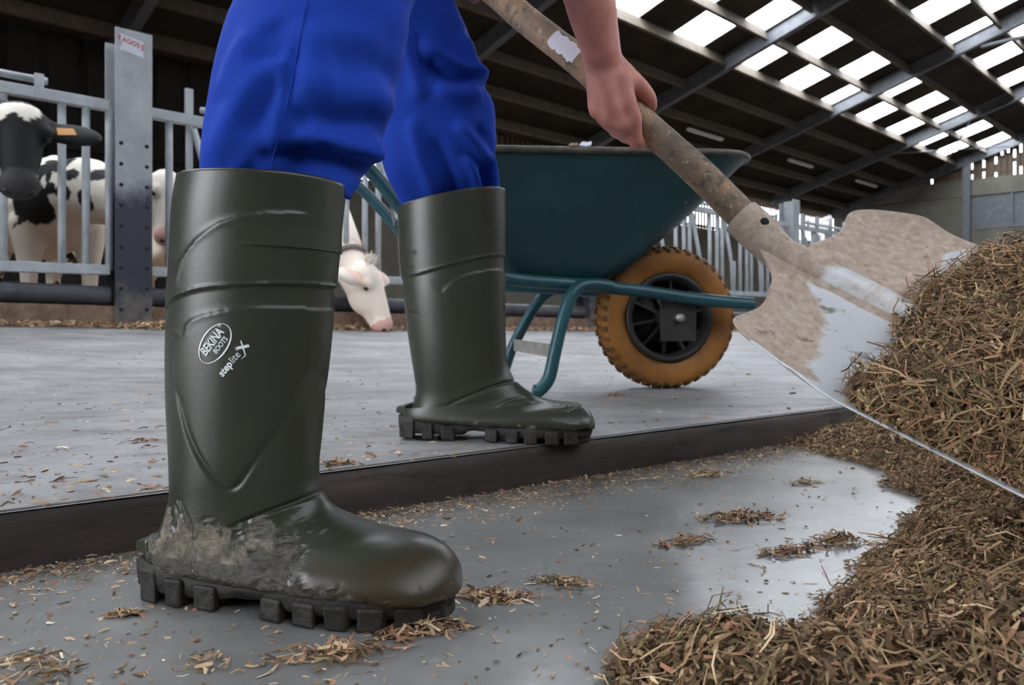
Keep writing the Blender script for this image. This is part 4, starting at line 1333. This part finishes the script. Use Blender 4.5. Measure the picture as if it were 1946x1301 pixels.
m = MB(); m.rings(lathe_y([(.004, -.040), (.030, -.040), (.034, -.034), (.034, .034), (.030, .040), (.004, .040)], 24), True, True); o = m.build('hub', MT['black'], BAR, True); auto_smooth(o)
m = MB(); m.rings(lathe_y([(.02, .0), (.10, .0), (.10, .006), (.02, .006)], 48), False, False); m.build('web_disc', MT['black'], BAR, True)
for k in range(10):
    a = 2 * math.pi * k / 10 + .2
    rot = Matrix.Rotation(-a, 3, 'Y')
    MB().box(wc + Vector((math.cos(a) * .067, -.006, math.sin(a) * .067)), (.074, .044, .007), rot).build('spoke', MT['black'], BAR)
tag(BAR, 'dark teal wheelbarrow with a mustard yellow wheel standing on the alley', 'wheelbarrow')

# bits of feed resting on the tray rim
for (px, py, Yd, sz, txt) in ((1112, 284, 1.80, .016, 'pale scrap of feed on the wheelbarrow rim below the hand'), (1090, 285, 1.80, .012, 'small tan scrap of feed on the wheelbarrow rim'),):
    p = at(px, py, Yd)
    rimp = [BAR.matrix_basis @ q_ for q_ in rim]
    # sits on the near side of the rim
    best = None
    for i in range(len(rim)):
        a_, b_ = rimp[i], rimp[(i + 1) % len(rim)]
        for t in np.linspace(0, 1, 40):
            c = a_.lerp(b_, float(t))
            if c.y < 2.0 and (best is None or abs(F * c.x / c.y + 973 - px) < best[0]): best = (abs(F * c.x / c.y + 973 - px), c)
    c = best[1] + Vector((0, 0, .008))
    mbb = MB(); pr = [(-1, -.3), (-.4, .5), (.3, .35), (1, .6), (.9, -.2), (.2, -.5)]
    mbb.prism([(a_ * sz, b_ * sz) for a_, b_ in pr], Vector((0, 0, sz * .1)), Vector((1, .1, 0)), Vector((0, .6, .8)), Vector((0, -.8, .6)), sz * .5)
    o = mbb.build('feed_scrap', MT['paper'] if sz > .014 else MT['wood']); o.location = c
    tag(o, txt, 'feed scrap')

# ================================================================== COWS
def cow(name, label, loc, yaw, neck_pts, poll, hdir, hup, color_fn, hs, ear_dn=.03, group='cows behind the fence'):
    """loc: ground point under the withers; local x forward. neck/poll/head given in local coordinates"""
    b = MB(); V3 = Vector
    capsule(b, V3((.0, 0, 1.0)), .34, V3((-.75, 0, 1.0)), .38); capsule(b, V3((-.75, 0, 1.0)), .38, V3((-1.35, 0, 1.12)), .29)
    capsule(b, V3((.12, 0, 1.02)), .30, V3((-.1, 0, 1.12)), .30); capsule(b, V3((-.1, 0, 1.36)), .08, V3((-1.4, 0, 1.36)), .07)
    for s in (-1, 1):
        pts = [(.05, s * .2, .85, .15), (.08, s * .21, .48, .065), (.06, s * .21, .13, .045), (.09, s * .21, .05, .06)]
        for p, q in zip(pts, pts[1:]): capsule(b, V3(p[:3]), p[3], V3(q[:3]), q[3], 10)
        pts = [(-1.3, s * .2, 1.0, .2), (-1.15, s * .25, .75, .13), (-1.42, s * .23, .52, .065), (-1.36, s * .23, .13, .045), (-1.33, s * .23, .05, .06)]
        for p, q in zip(pts, pts[1:]): capsule(b, V3(p[:3]), p[3], V3(q[:3]), q[3], 10)
    tail = [(-1.6, 0, 1.32, .03), (-1.68, 0, 1.0, .022), (-1.66, .02, .6, .03)]
    for p, q in zip(tail, tail[1:]): capsule(b, V3(p[:3]), p[3], V3(q[:3]), q[3], 8)
    prev = (V3((.15, 0, 1.08)), .27)
    for (p, r) in neck_pts:
        capsule(b, prev[0], prev[1], V3(p), r); prev = (V3(p), r)
    poll = V3(poll); hd = V3(hdir).normalized(); up = V3(hup); up = (up - hd * up.dot(hd)).normalized(); lat = up.cross(hd)
    hd = hd * 1.03; up = up * hs; lat = lat * hs
    capsule(b, prev[0], prev[1], poll + hd * .10 - up * .06, .105 * hs)
    # skull, cheeks, nose, muzzle
    ellipsoid(b, poll + hd * .10, lat * .115, up * .10, hd * .15)
    ellipsoid(b, poll + hd * .20 - up * .07, lat * .088, up * .105, hd * .16)
    capsule(b, poll + hd * .12 + up * .01, .088 * hs, poll + hd * .42 - up * .02, .062 * hs)
    ellipsoid(b, poll + hd * .46 - up * .035, lat * .082, up * .07, hd * .075)
    capsule(b, poll + hd * .26 - up * .10, .05, poll + hd * .44 - up * .075, .048)
    for s in (-1, 1):
        ellipsoid(b, poll + hd * .16 + lat * (s * .095) + up * .03, lat * .03, up * .034, hd * .045, 10)   # brow
        ec = poll + hd * ear_dn + lat * (s * .20) - up * .005
        ellipsoid(b, ec, lat * .125, hd * .092 + up * .02, up * .034, 12)
        capsule(b, poll + hd * .05 + lat * (s * .09), .035, ec, .022, 8)
    me = fuse(b, .017, 4, .5)
    co, no = mesh_np(me)
    rel = co - np.array(poll)
    H = np.stack([rel @ np.array(hd), rel @ np.array(lat), rel @ np.array(up)], 1)
    color_attr(me, 'Col', color_fn(co, H))
    root = link(name, me, MT['hide'], None, True); root.location = loc; root.rotation_euler = (0, 0, yaw)
    for s in (-1, 1):
        m_ = MB(); ellipsoid(m_, poll + hd * .185 + lat * (s * .104) + up * .022, lat * .016, up * .017, hd * .022, 12); m_.build('eye', MT['eye'], root, True)
        m_ = MB(); ellipsoid(m_, poll + hd * .515 + lat * (s * .042) - up * .02, lat * .018, up * .014, hd * .012, 10); m_.build('nostril', MT['eye'], root, True)
    tag(root, label, 'cow', group)
    return root, poll, hd, lat, up
WHITE = np.array(lin((226, 218, 206))[:3]); BLACK = np.array(lin((20, 20, 21))[:3]); PINK = np.array(lin((214, 168, 156))[:3])
def facing(v): return math.atan2(v[1], v[0])
CZ = .10
# 1: black cow looking through the bars, white forehead
def col_black(co, H):
    c = np.tile(BLACK, (len(co), 1))
    f = (H[:, 0] > .025) & (H[:, 0] < .135 + .02 * np.sin(H[:, 1] * 40)) & (np.abs(H[:, 1]) < .125) & (H[:, 2] > -.02)
    c[f] = WHITE
    mz = H[:, 0] > .44; c[mz] = np.array(lin((52, 50, 50))[:3])
    b = (co[:, 2] < .45); c[b] = WHITE * .6
    return c
headA = at(37, 214, 4.25)          # poll
yawA = facing((.90, -.43))
RA = Matrix.Rotation(yawA, 3, 'Z')
locA = Vector((headA.x, headA.y, CZ)) - RA @ Vector((.98, 0, 0))
def tolocal(p, loc, R): return R.inverted() @ (Vector(p) - Vector(loc))
pa = tolocal(headA, locA, RA)
hdw = Vector((.27, -.42, -.87)); hda = RA.inverted() @ hdw
upw = Vector((.50, -.76, .42)); upa = RA.inverted() @ upw
cowA, pA, dA, lA, uA = cow('cow', 'black cow with a white forehead and orange ear tag at the far left', locA, yawA,
      [((.42, 0, 1.16), .22), (pa - hda * .02 - Vector((.20, 0, .06)), .15)], pa, hda, upa, col_black, 1.28, .11)
for s in (1, -1):
    tagp = pA + dA * .135 + lA * (s * .17) + uA * .030
    m_ = MB(); m_.prism([(-.035, -.022), (.03, -.03), (.042, .012), (-.03, .026)], tagp, lA, dA, uA, .004); 
    if s == 1: m_.build('ear_tag', MT['tagm'], cowA)

# 2: white cow with black spots behind the post, head lowered to the right
SPOTS = [(84, 332, .055), (93, 356, .05), (137, 333, .055), (124, 366, .06), (178, 378, .085), (70, 388, .09), (76, 432, .06), (104, 305, .10), (60, 300, .16), (205, 330, .10), (120, 440, .07), (30, 380, .2)]
def spots(seed, thr, sc):
    def fn(co, H):
        c = np.tile(WHITE * .95, (len(co), 1))
        R_ = np.array(Matrix.Rotation(yawB, 3, 'Z')); W = co @ R_.T + np.array(locB)
        n = np_noise(co, 3.0, seed, 2)
        far = W[:, 1] > 6.5
        c[far & (n > .25)] = BLACK
        for (x, y, r_) in SPOTS:
            p = at(x, y, 5.55); q = (W - np.array(p)) * np.array([1, .35, 1])
            c[(np.linalg.norm(q, axis=1) < r_ * (1 + .3 * n)) ] = BLACK
        hd_ = (H[:, 0] > -.10) & (np.linalg.norm(H, axis=1) < .62)
        c[hd_] = WHITE
        c[(H[:, 0] > .45) & (np.linalg.norm(H, axis=1) < .7)] = PINK
        c[(np.abs(H[:, 1]) > .16) & hd_ & (np.linalg.norm(H, axis=1) < .36)] = np.array(lin((206, 130, 112))[:3])
        return c
    return fn
headB = at(315, 336, 5.5)
locB = Vector((-3.6, 6.05, CZ)); yawB = facing((.55, -.62)); RB = Matrix.Rotation(yawB, 3, 'Z')
pb = tolocal(headB, locB, RB)
n1 = tolocal(at(165, 362, 5.75), locB, RB); n2 = tolocal(at(235, 385, 5.65), locB, RB)
hdb = RB.inverted() @ Vector((.22, -.35, -.88)); upb = RB.inverted() @ Vector((.80, -.50, .35))
cow('cow', 'white cow with black spots standing behind the tall sticker post', locB, yawB, [(n1, .25), (n2, .19)], pb, hdb, upb, spots(2, .30, 2.3), 1.12, .06)

# 3: white cow eating, head through the fence between the two boots
def col_white(co, H):
    c = np.tile(np.array(lin((236, 222, 208))[:3]), (len(co), 1))
    near = np.linalg.norm(H, axis=1) < .8
    c[(H[:, 0] > .47) & near] = PINK
    ear = (np.abs(H[:, 1]) > .16) & (np.linalg.norm(H, axis=1) < .36) & (H[:, 0] < .14); c[ear] = np.array(lin((228, 194, 178))[:3])
    return c
headC = at(686, 510, 6.02)
locC = Vector((-2.55, 7.05, CZ)); yawC = facing((.62, -.58)); RC = Matrix.Rotation(yawC, 3, 'Z')
pc = tolocal(headC, locC, RC)
n1 = tolocal(at(640, 450, 6.4), locC, RC); n0 = tolocal(at(610, 400, 6.7), locC, RC)
hdc = RC.inverted() @ Vector((.44, -.12, -.88)); upc = RC.inverted() @ Vector((.86, -.28, .40))
cowC, pC, dC, lC, uC = cow('cow', 'white cow eating from the floor, seen between the two green boots', locC, yawC, [(n0, .24), (n1, .18)], pc, hdc, upc, col_white, 1.22, .07)
# collar
ctr = (n1 * .45 + (pC + dC * .10 - uC * .06) * .55); axd = ((pC + dC * .1 - uC * .06) - n1).normalized()
u_ = axd.cross(Vector((0, 0, 1))).normalized(); w_ = axd.cross(u_)
m_ = MB(); R = []
for (k, r) in ((-.022, .165), (-.022, .172), (.022, .166), (.022, .158)):
    R.append([ctr + axd * k + (u_ * math.cos(2 * math.pi * i / 28) + w_ * math.sin(2 * math.pi * i / 28)) * r for i in range(28)])
m_.rings(R + [R[0]], False, False); m_.build('collar', MT['strap'], cowC, True)
# tuft of hair and horn bud
m_ = MB()
for k in range(60):
    a = random.uniform(-1, 1); bb = random.uniform(-.5, .5)
    base = pC + lC * (a * .05) + dC * (bb * .05) + uC * .07
    capsule(m_, base, .006, base - dC * random.uniform(.02, .06) + uC * random.uniform(.02, .06) + lC * random.uniform(-.03, .03), .002, 6)
tf = m_.build('forelock', None, cowC, True); tf.data.materials.append(simple('white_forelock', (232, 222, 210), (244, 236, 226), 30, .8))

# ================================================================== CHOPPED FEED
PAL = np.array([lin(c)[:3] for c in [(160, 130, 98), (138, 110, 82), (116, 92, 68), (184, 154, 120), (98, 88, 58), (112, 102, 70), (94, 75, 56), (160, 116, 92), (204, 178, 144), (72, 58, 44), (132, 116, 84)]])
PALP = np.array([.18, .16, .13, .10, .08, .08, .09, .07, .04, .04, .03])
PAL2 = np.array([lin(c)[:3] for c in [(184, 154, 120), (162, 126, 96), (208, 186, 156), (140, 114, 86), (176, 126, 106), (118, 104, 72), (222, 208, 184)]])
PALP2 = np.array([.24, .2, .16, .14, .12, .08, .06])
def flakes(pos, nrm, lmin, lmax, wmin, wmax, lift, pal=PAL, palp=PALP, flat=.8, curl=.35, seed=1, bias=None):
    """bent strips: 6 vertices, 2 quads each"""
    r = np.random.default_rng(seed); n = len(pos)
    t = r.normal(size=(n, 3))
    if bias is not None: t = t + np.array(bias) * r.uniform(.5, 2.0, (n, 1))
    t -= nrm * (np.sum(t * nrm, 1) * flat)[:, None]; t /= np.linalg.norm(t, axis=1)[:, None] + 1e-9
    rn = nrm + r.normal(size=(n, 3)) * .5
    s = np.cross(t, rn); s /= np.linalg.norm(s, axis=1)[:, None] + 1e-9
    up = np.cross(s, t)
    L = lmin + (lmax - lmin) * r.beta(1.3, 3.2, n); W = wmin + (wmax - wmin) * r.beta(1.1, 3, n)
    c = pos + nrm * (r.uniform(0, 1, n) ** 2 * lift)[:, None]
    cu = (r.normal(size=n) * curl * L)[:, None]
    lat = (r.normal(size=n) * .12 * L)[:, None]
    a = c - t * (L / 2)[:, None]; b = c + up * cu * .5 + s * lat; d = c + t * (L / 2)[:, None]
    sw = s * (W / 2)[:, None]
    e1 = r.uniform(.35, 1, (n, 1)); e2 = r.uniform(.1, 1, (n, 1))
    V = np.stack([a - sw * e1, a + sw * e1, b - sw, b + sw, d - sw * e2, d + sw * e2], 1).reshape(-1, 3)
    base = (np.arange(n) * 6)[:, None]
    Fq = np.concatenate([base + np.array([0, 1, 3, 2]), base + np.array([2, 3, 5, 4])], 1).reshape(-1, 4)
    idx = r.choice(len(pal), n, p=palp / palp.sum())
    col = pal[idx] * r.uniform(.7, 1.25, (n, 1))
    return V, Fq, np.repeat(col, 6, 0)
def np_mesh(name, parts):
    V = np.concatenate([p[0] for p in parts]); off = 0; Fs = []
    for p in parts: Fs.append(p[1] + off); off += len(p[0])
    Fq = np.concatenate(Fs); col = np.concatenate([p[2] for p in parts])
    me = bpy.data.meshes.new(name)
    me.vertices.add(len(V)); me.vertices.foreach_set('co', V.astype(np.float32).ravel())
    me.loops.add(len(Fq) * 4); me.loops.foreach_set('vertex_index', Fq.astype(np.int32).ravel())
    me.polygons.add(len(Fq)); me.polygons.foreach_set('loop_start', np.arange(0, len(Fq) * 4, 4, dtype=np.int32))
    me.update(calc_edges=True); me.validate()
    color_attr(me, 'Col', col); return me
def floor_pt(px, py, z=0.0):
    Y = (CAMZ - z) * F / (py - HY); return ((px - 973) * Y / F, Y)

# heap on the lower floor at the right
outl = [(1500, 842), (1570, 862), (1650, 882), (1730, 905), (1690, 922), (1770, 945), (1790, 968), (1745, 990), (1738, 1030), (1690, 1058), (1655, 1085), (1690, 1100), (1640, 1130), (1590, 1150), (1600, 1180),
        (1560, 1205), (1545, 1235), (1470, 1250), (1400, 1243), (1330, 1228), (1262, 1222), (1215, 1240), (1198, 1275), (1205, 1330)]
pg = [floor_pt(*p) for p in outl]
pg += [(.10, .36), (1.15, .30), (1.75, 1.30)]
e_end = STEP_A + STEP_D * 1.24; e_beg = STEP_A + STEP_D * .86
pg += [(e_end.x + sn.x * .004, e_end.y + sn.y * .004), (e_beg.x + sn.x * .004, e_beg.y + sn.y * .004)]
PG = np.array(pg)
def pdist(X, Y_, P):
    """signed distance to polygon, inside positive"""
    ins = np.zeros(len(X), bool); best = np.full(len(X), 9.0)
    n = len(P)
    for i in range(n):
        x0, y0 = P[i]; x1, y1 = P[(i + 1) % n]
        cr = ((y0 > Y_) != (y1 > Y_)) & (X < (x1 - x0) * (Y_ - y0) / (y1 - y0 + 1e-12) + x0); ins ^= cr
        dx, dy = x1 - x0, y1 - y0; t = np.clip(((X - x0) * dx + (Y_ - y0) * dy) / (dx * dx + dy * dy + 1e-12), 0, 1)
        best = np.minimum(best, np.hypot(X - x0 - t * dx, Y_ - y0 - t * dy))
    return np.where(ins, best, -best)
def heap_h(X, Y_):
    d = pdist(X, Y_, PG)
    P3 = np.stack([X, Y_, np.zeros_like(X)], 1)
    n = np_noise(P3, 9, 11, 3); n2 = np_noise(P3, 3, 12, 2)
    # distance to the step side does not thin the heap
    base = .10 * (1 - np.exp(-np.maximum(d, 0) / .16))
    return np.where(d > 0, base * (1 + .35 * n2) + .010 * np.clip(d / .05, 0, 1) * n, 0), d
nx, ny = 190, 150
gx = np.linspace(.05, 1.85, nx); gy = np.linspace(.28, 2.1, ny)
GX, GY = np.meshgrid(gx, gy, indexing='ij'); X = GX.ravel(); Y_ = GY.ravel()
hh, dd = heap_h(X, Y_)
keep = (dd > -.012).reshape(nx, ny)
Vh = np.stack([X, Y_, np.where(dd > 0, hh, 0) + np.where(dd > 0, .001, -.004)], 1)
I = np.arange(nx * ny).reshape(nx, ny)
q = keep[:-1, :-1] & keep[1:, :-1] & keep[1:, 1:] & keep[:-1, 1:]
Fh = np.stack([I[:-1, :-1][q], I[1:, :-1][q], I[1:, 1:][q], I[:-1, 1:][q]], 1)
used = np.unique(Fh); remap = -np.ones(nx * ny, int); remap[used] = np.arange(len(used))
Fh = remap[Fh]; Vb = Vh[used]
colb = np.tile(np.array(lin((72, 56, 38))[:3]), (len(Vb), 1)) * rng.uniform(.6, 1.3, (len(Vb), 1))
# flakes on top: sampled in the picture-near area more densely
def heap_samples(n, seed):
    r = np.random.default_rng(seed)
    # uniform in area, thinned with distance
    x = r.uniform(.05, 1.5, n * 6); y = .30 + 1.75 * r.beta(1.2, 2.2, n * 6)
    h, d = heap_h(x, y)
    ok = (d > -.010 - .012 * r.random(len(x)))
    # only what the camera could nearly see
    px = 973 + F * x / y
    ok &= px < 2250
    x, y, h, d = x[ok][:n], y[ok][:n], h[ok][:n], d[ok][:n]
    e = .006
    hx, _ = heap_h(x + e, y); hy, _ = heap_h(x, y + e)
    nn = np.stack([-(hx - h) / e, -(hy - h) / e, np.ones_like(h)], 1); nn = np.clip(nn, -3, 3); nn /= np.linalg.norm(nn, axis=1)[:, None]
    return np.stack([x, y, h + .0015], 1), nn
p1, n1_ = heap_samples(52000, 21); p2, n2_ = heap_samples(12000, 22)
fa_ = flakes(p1, n1_, .003, .024, .0010, .0055, .010, seed=31)
fb_ = flakes(p2, n2_, .012, .050, .0008, .0032, .016, seed=32, curl=.2)
heap = link('feed_heap', np_mesh('feed_heap', [(Vb, Fh, colb), fa_, fb_]), MT['feed'])
tag(heap, 'brown heap of chopped maize and grass feed on the lower floor at the right', 'feed heap', kind='stuff')

# load on the shovel
na_, nw_ = 60, 70
ga = np.linspace(.075, .50, na_); gw = np.linspace(-.945, .98, nw_); gw[0] = -.955; gw[-1] = 1.0
GA, GW = np.meshgrid(ga, gw, indexing='ij'); A1 = GA.ravel(); W1 = GW.ravel()
def load_h(A, W):
    P3 = np.stack([A, W * HALF, np.zeros_like(A)], 1)
    n = np_noise(P3, 7, 15, 3); n2 = np_noise(P3, 16, 16, 2)
    edge = .142 + .018 * n + .045 * np.clip(W - .25, 0, 1) + .03 * np.clip(-W - .75, 0, 1)
    rise = np.clip((A - edge) / .16, 0, 1) ** .62
    side = np.clip((1 - np.abs(np.where(W < 0, W / .955, W)) ** 5), 0, 1) ** .55
    fall = np.clip((.52 - A) / .12, 0, 1) ** .5
    return rise * side * fall * (.130 + .012 * np.clip(W, 0, 1) + .022 * n + .010 * n2) + np.where(rise > 0, .004 * n2, 0), edge
def blade_n(A, W):
    x = np.abs(W); t = np.clip(A / LB, 0, 1)
    return .016 * np.maximum(0, (x - .45) / .55) ** 2.0 * (1 - .25 * t)
h1, ed = load_h(A1, W1)
inn_ = (A1 > ed)
bn = blade_n(A1, W1)
M0n, AVn, WVn, NVn = np.array(M0), np.array(AV), np.array(WV), np.array(NV)
def blp(A, W, N_): return M0n + A[:, None] * AVn + (W * HALF)[:, None] * WVn + N_[:, None] * NVn
Vl = blp(A1, W1, np.where(inn_, np.maximum(h1, 0) + bn * .9 + .002, bn - .004))
Il = np.arange(na_ * nw_).reshape(na_, nw_); kq = inn_.reshape(na_, nw_); q = kq[:-1, :-1] | kq[1:, :-1] | kq[1:, 1:] | kq[:-1, 1:]
Fl = np.stack([Il[:-1, :-1][q], Il[1:, :-1][q], Il[1:, 1:][q], Il[:-1, 1:][q]], 1)
used = np.unique(Fl); remap = -np.ones(na_ * nw_, int); remap[used] = np.arange(len(used)); Fl = remap[Fl]; Vl = Vl[used]
coll = np.tile(np.array(lin((74, 58, 38))[:3]), (len(Vl), 1)) * rng.uniform(.6, 1.3, (len(Vl), 1))
def load_samples(n, seed):
    r = np.random.default_rng(seed)
    A = r.uniform(.09, .50, n * 2); W = r.uniform(-.945, .98, n * 2)
    ne = r.random(n * 2) < .22; W = np.where(ne, r.uniform(-.94, -.76, n * 2), W)
    h, e_ = load_h(A, W); ok = (A > e_ - .012 * r.random(len(A)))
    A, W, h = A[ok][:n], W[ok][:n], h[ok][:n]
    ee = .004; h2, _ = load_h(A + ee, W); h3, _ = load_h(A, W + ee / HALF)
    nn = NVn - ((h2 - h) / ee).clip(-2.5, 2.5)[:, None] * AVn - ((h3 - h) / ee).clip(-2.5, 2.5)[:, None] * WVn
    nn /= np.linalg.norm(nn, axis=1)[:, None]
    return blp(A, W, np.maximum(h, 0) + blade_n(A, W) * .9 + .003), nn
p1, n1_ = load_samples(26000, 41); p2, n2_ = load_samples(7000, 42)
fa_ = flakes(p1, n1_, .004, .024, .0010, .0050, .012, seed=43)
fb_ = flakes(p2, n2_, .018, .060, .0010, .0035, .022, seed=44, curl=.25, flat=.55, bias=(.5, -.2, -.25))
rs = np.random.default_rng(47); n = 7000      # the steep near flank of the load
As = rs.uniform(.15, .50, n); hs_, es_ = load_h(As, np.full(n, -.90)); As, hs_ = As[As > es_], hs_[As > es_]
ns_ = np.tile(NVn * .4 - WVn, (len(As), 1)); ns_ /= np.linalg.norm(ns_, axis=1)[:, None]
fc_ = flakes(blp(As, np.full(len(As), -.945), blade_n(As, np.full(len(As), -.945)) + hs_ * rs.random(len(As))), ns_, .004, .026, .0010, .0050, .006, seed=48)
load = link('shovel_load', np_mesh('shovel_load', [(Vl, Fl, coll), fa_, fb_, fc_]), MT['feed'])
tag(load, 'loose brown chopped feed piled on the shovel blade', 'feed heap', kind='stuff')

# loose litter on both floors
def litter(n, seed, zone):
    r = np.random.default_rng(seed); pts = []
    while len(pts) < n:
        p = zone(r)
        if p is not None: pts.append(p)
    return np.array(pts)
def side_of_step(x, y):
    return (Vector((x, y, 0)) - Vector((STEP_A.x, STEP_A.y, 0))).dot(sn)      # > 0 : lower floor
def z_low(r):
    px = r.uniform(-60, 1800); py = 800 + 560 * r.random() ** 1.0
    x, y = floor_pt(px, py); 
    return (x, y, .0006) if side_of_step(x, y) > .006 else None
def z_band(r):
    t = r.uniform(-.25, 1.0); d = .006 + abs(r.normal()) * .055
    p = STEP_A + STEP_D * t + sn * d
    return (p.x, p.y, .0008 + r.random() * .003)
def z_up(r):
    px = r.uniform(-60, 1640); py = 632 + 340 * r.random() ** .8
    x, y = floor_pt(px, py, UPZ)
    if side_of_step(x, y) > -.004 or y > 6.5: return None
    return (x, y, upper_z(x, y) + .0006)
UPN = lambda n: np.tile(np.array([0., 0, 1]), (n, 1))
pl = litter(900, 51, z_low); pb_ = litter(2600, 52, z_band); pt_ = litter(5200, 57, z_band); pu = litter(1100, 53, z_up)
parts = [flakes(pl, UPN(len(pl)), .002, .016, .001, .005, .001, PAL2, PALP2, .97, .15, 54),
         flakes(pb_, UPN(len(pb_)), .002, .020, .001, .006, .003, PAL2, PALP2, .92, .2, 55),
         flakes(pt_, UPN(len(pt_)), .0008, .006, .0006, .0022, .002, PAL2, np.array([.2, .1, .3, .05, .1, .03, .3]), .95, .1, 58)]
o = link('feed_litter', np_mesh('feed_litter', parts), MT['feed'])
tag(o, 'pale chaff and husks strewn over the lower floor along the step', 'litter', kind='stuff')
o = link('feed_litter', np_mesh('feed_litter', [flakes(pu, UPN(len(pu)), .004, .036, .002, .008, .001, PAL2, PALP2, .97, .12, 56)]), MT['feed'])
tag(o, 'sparse pale straw bits strewn over the raised alley', 'litter', kind='stuff')
# chunks: small lumps of cob and kernel on the lower floor
pk = litter(260, 61, z_low); lum = MB(); lc = []
r = np.random.default_rng(62)
for p in pk:
    s = .0012 + .0035 * r.beta(1, 4); v0 = len(lum.v)
    ellipsoid_pts = [(1, 0, 0), (-1, 0, 0), (0, 1, 0), (0, -1, 0), (0, 0, .9), (0, 0, -.3)]
    lum.add([Vector(p) + Vector((a * s * r.uniform(.7, 1.5), b * s * r.uniform(.7, 1.4), c * s + s * .3)) for a, b, c in ellipsoid_pts],
            [(0, 2, 4), (2, 1, 4), (1, 3, 4), (3, 0, 4), (2, 0, 5), (1, 2, 5), (3, 1, 5), (0, 3, 5)])
    lc += [PAL2[r.integers(len(PAL2))] * r.uniform(.55, 1.0)] * 6
me = lum.mesh('feed_crumbs'); color_attr(me, 'Col', np.array(lc)); o = link('feed_crumbs', me, MT['feed'], None, True)
tag(o, 'small tan crumbs of cob scattered on the damp lower floor', 'litter', kind='stuff')

# clumps one can point at
clumps = [(1405, 985, .055, 260, 'brown tuft of chopped feed in the middle of the damp floor', 0), (1300, 1030, .035, 120, 'flat tan clump of feed left of the brown tuft', 0),
          (1070, 1108, .028, 110, 'small pale clump of feed between the near boot and the damp patch', 0), (940, 1135, .034, 190, 'tan clump of feed just right of the near boot toe', 0),
          (790, 1200, .038, 240, 'clump of straw and husks pressed under the near boot toe', 0), (640, 1245, .042, 150, 'thin streak of feed on the floor below the near boot', 0),
          (1340, 903, .040, 110, 'small clump of feed on the floor near the step', 0), (1530, 918, .030, 80, 'thin tan wisp of feed close to the big heap', 0),
          (1500, 1050, .034, 110, 'small brown clump on the shiny damp patch', 0), (1590, 1030, .045, 130, 'broken brown wisp of feed on the shiny patch beside the heap', 0),
          (235, 1168, .016, 70, 'little clump of chaff left of the near boot heel', 0), (60, 1275, .05, 90, 'wisps of dry grass at the bottom left corner', 0), (400, 1262, .03, 40, 'few scraps of straw below the near boot heel', 0),
          (640, 880, .030, 120, 'small tuft of straw on the alley beside the near boot shaft', 1), (268, 832, .03, 50, 'flat scrap of straw on the alley left of the near boot', 1), (1170, 748, .035, 60, 'brown scrap of straw in front of the yellow wheel', 1)]
for i, (px, py, rad, n, txt, up_) in enumerate(clumps):
    z = UPZ if up_ else 0.0
    x, y = floor_pt(px, py, z)
    if up_: z = upper_z(x, y)
    r = np.random.default_rng(100 + i)
    ang = r.uniform(-.3, .5); a = r.normal(size=n) * rad * .5; b = r.normal(size=n) * rad * .22
    X2 = x + a * math.cos(ang) - b * math.sin(ang); Y2 = y + a * math.sin(ang) + b * math.cos(ang)
    hgt = rad * .22 * np.exp(-(a / (rad * .5)) ** 2 - (b / (rad * .25)) ** 2) * r.random(n)
    P3 = np.stack([X2, Y2, z + .0008 + hgt], 1)
    fl = flakes(P3, UPN(n), .004, .034 if rad > .03 else .02, .001, .006, .002, np.concatenate([PAL, PAL2]), np.concatenate([PALP * .5, PALP2]), .8, .25, 200 + i)
    V_ = fl[0]; V_[:, 2] = np.maximum(V_[:, 2], z + .0003)
    me = np_mesh('feed_clump', [(V_, fl[1], fl[2])])
    o = link('feed_clump', me, MT['feed']); tag(o, txt, 'feed clump', 'feed clumps on the floors', 'stuff')
# pale feed line along the kerb
r = np.random.default_rng(71); n = 5200
s_ = r.uniform(-BAY * .5, BAY * 2.2, n); dd_ = .10 + np.abs(r.normal(size=n)) * .10
pts = np.array([tuple(fp(a, fence_floor_z(a / FLEN) + .004, b)) for a, b in zip(s_, dd_)])
for i in range(n): pts[i, 2] = max(pts[i, 2], upper_z(pts[i, 0], pts[i, 1]) + .003)
mound = []
o = link('feed_litter', np_mesh('feed_litter', [flakes(pts, UPN(n), .015, .07, .006, .02, .03, PAL2, PALP2, .85, .3, 72)]), MT['feed'])
tag(o, 'pale line of feed along the foot of the kerb under the fence', 'litter', kind='stuff')
# mound under the grazing cow
for (px, Yd, wdt, txt) in ((690, 6.15, .42, 'low mound of pale feed under the grazing white cow'), (300, 4.98, .30, 'small mound of feed at the foot of the sticker post')):
    x = (px - 973) * Yd / F; n = 700; a = r.normal(size=n) * wdt * .5; b = r.normal(size=n) * .08
    X2 = x + fd.x * a + fnm.x * b; Y2 = Yd + fd.y * a + fnm.y * b
    Z2 = np.array([upper_z(p, q_) for p, q_ in zip(X2, Y2)]) + .045 * np.exp(-(a / wdt) ** 2 * 2 - (b / .1) ** 2) * r.random(n)
    o = link('feed_mound', np_mesh('feed_mound', [flakes(np.stack([X2, Y2, Z2], 1), UPN(n), .02, .08, .006, .02, .01, PAL2, PALP2, .85, .3, 73)]), MT['feed'])
    tag(o, txt, 'feed heap', kind='stuff')
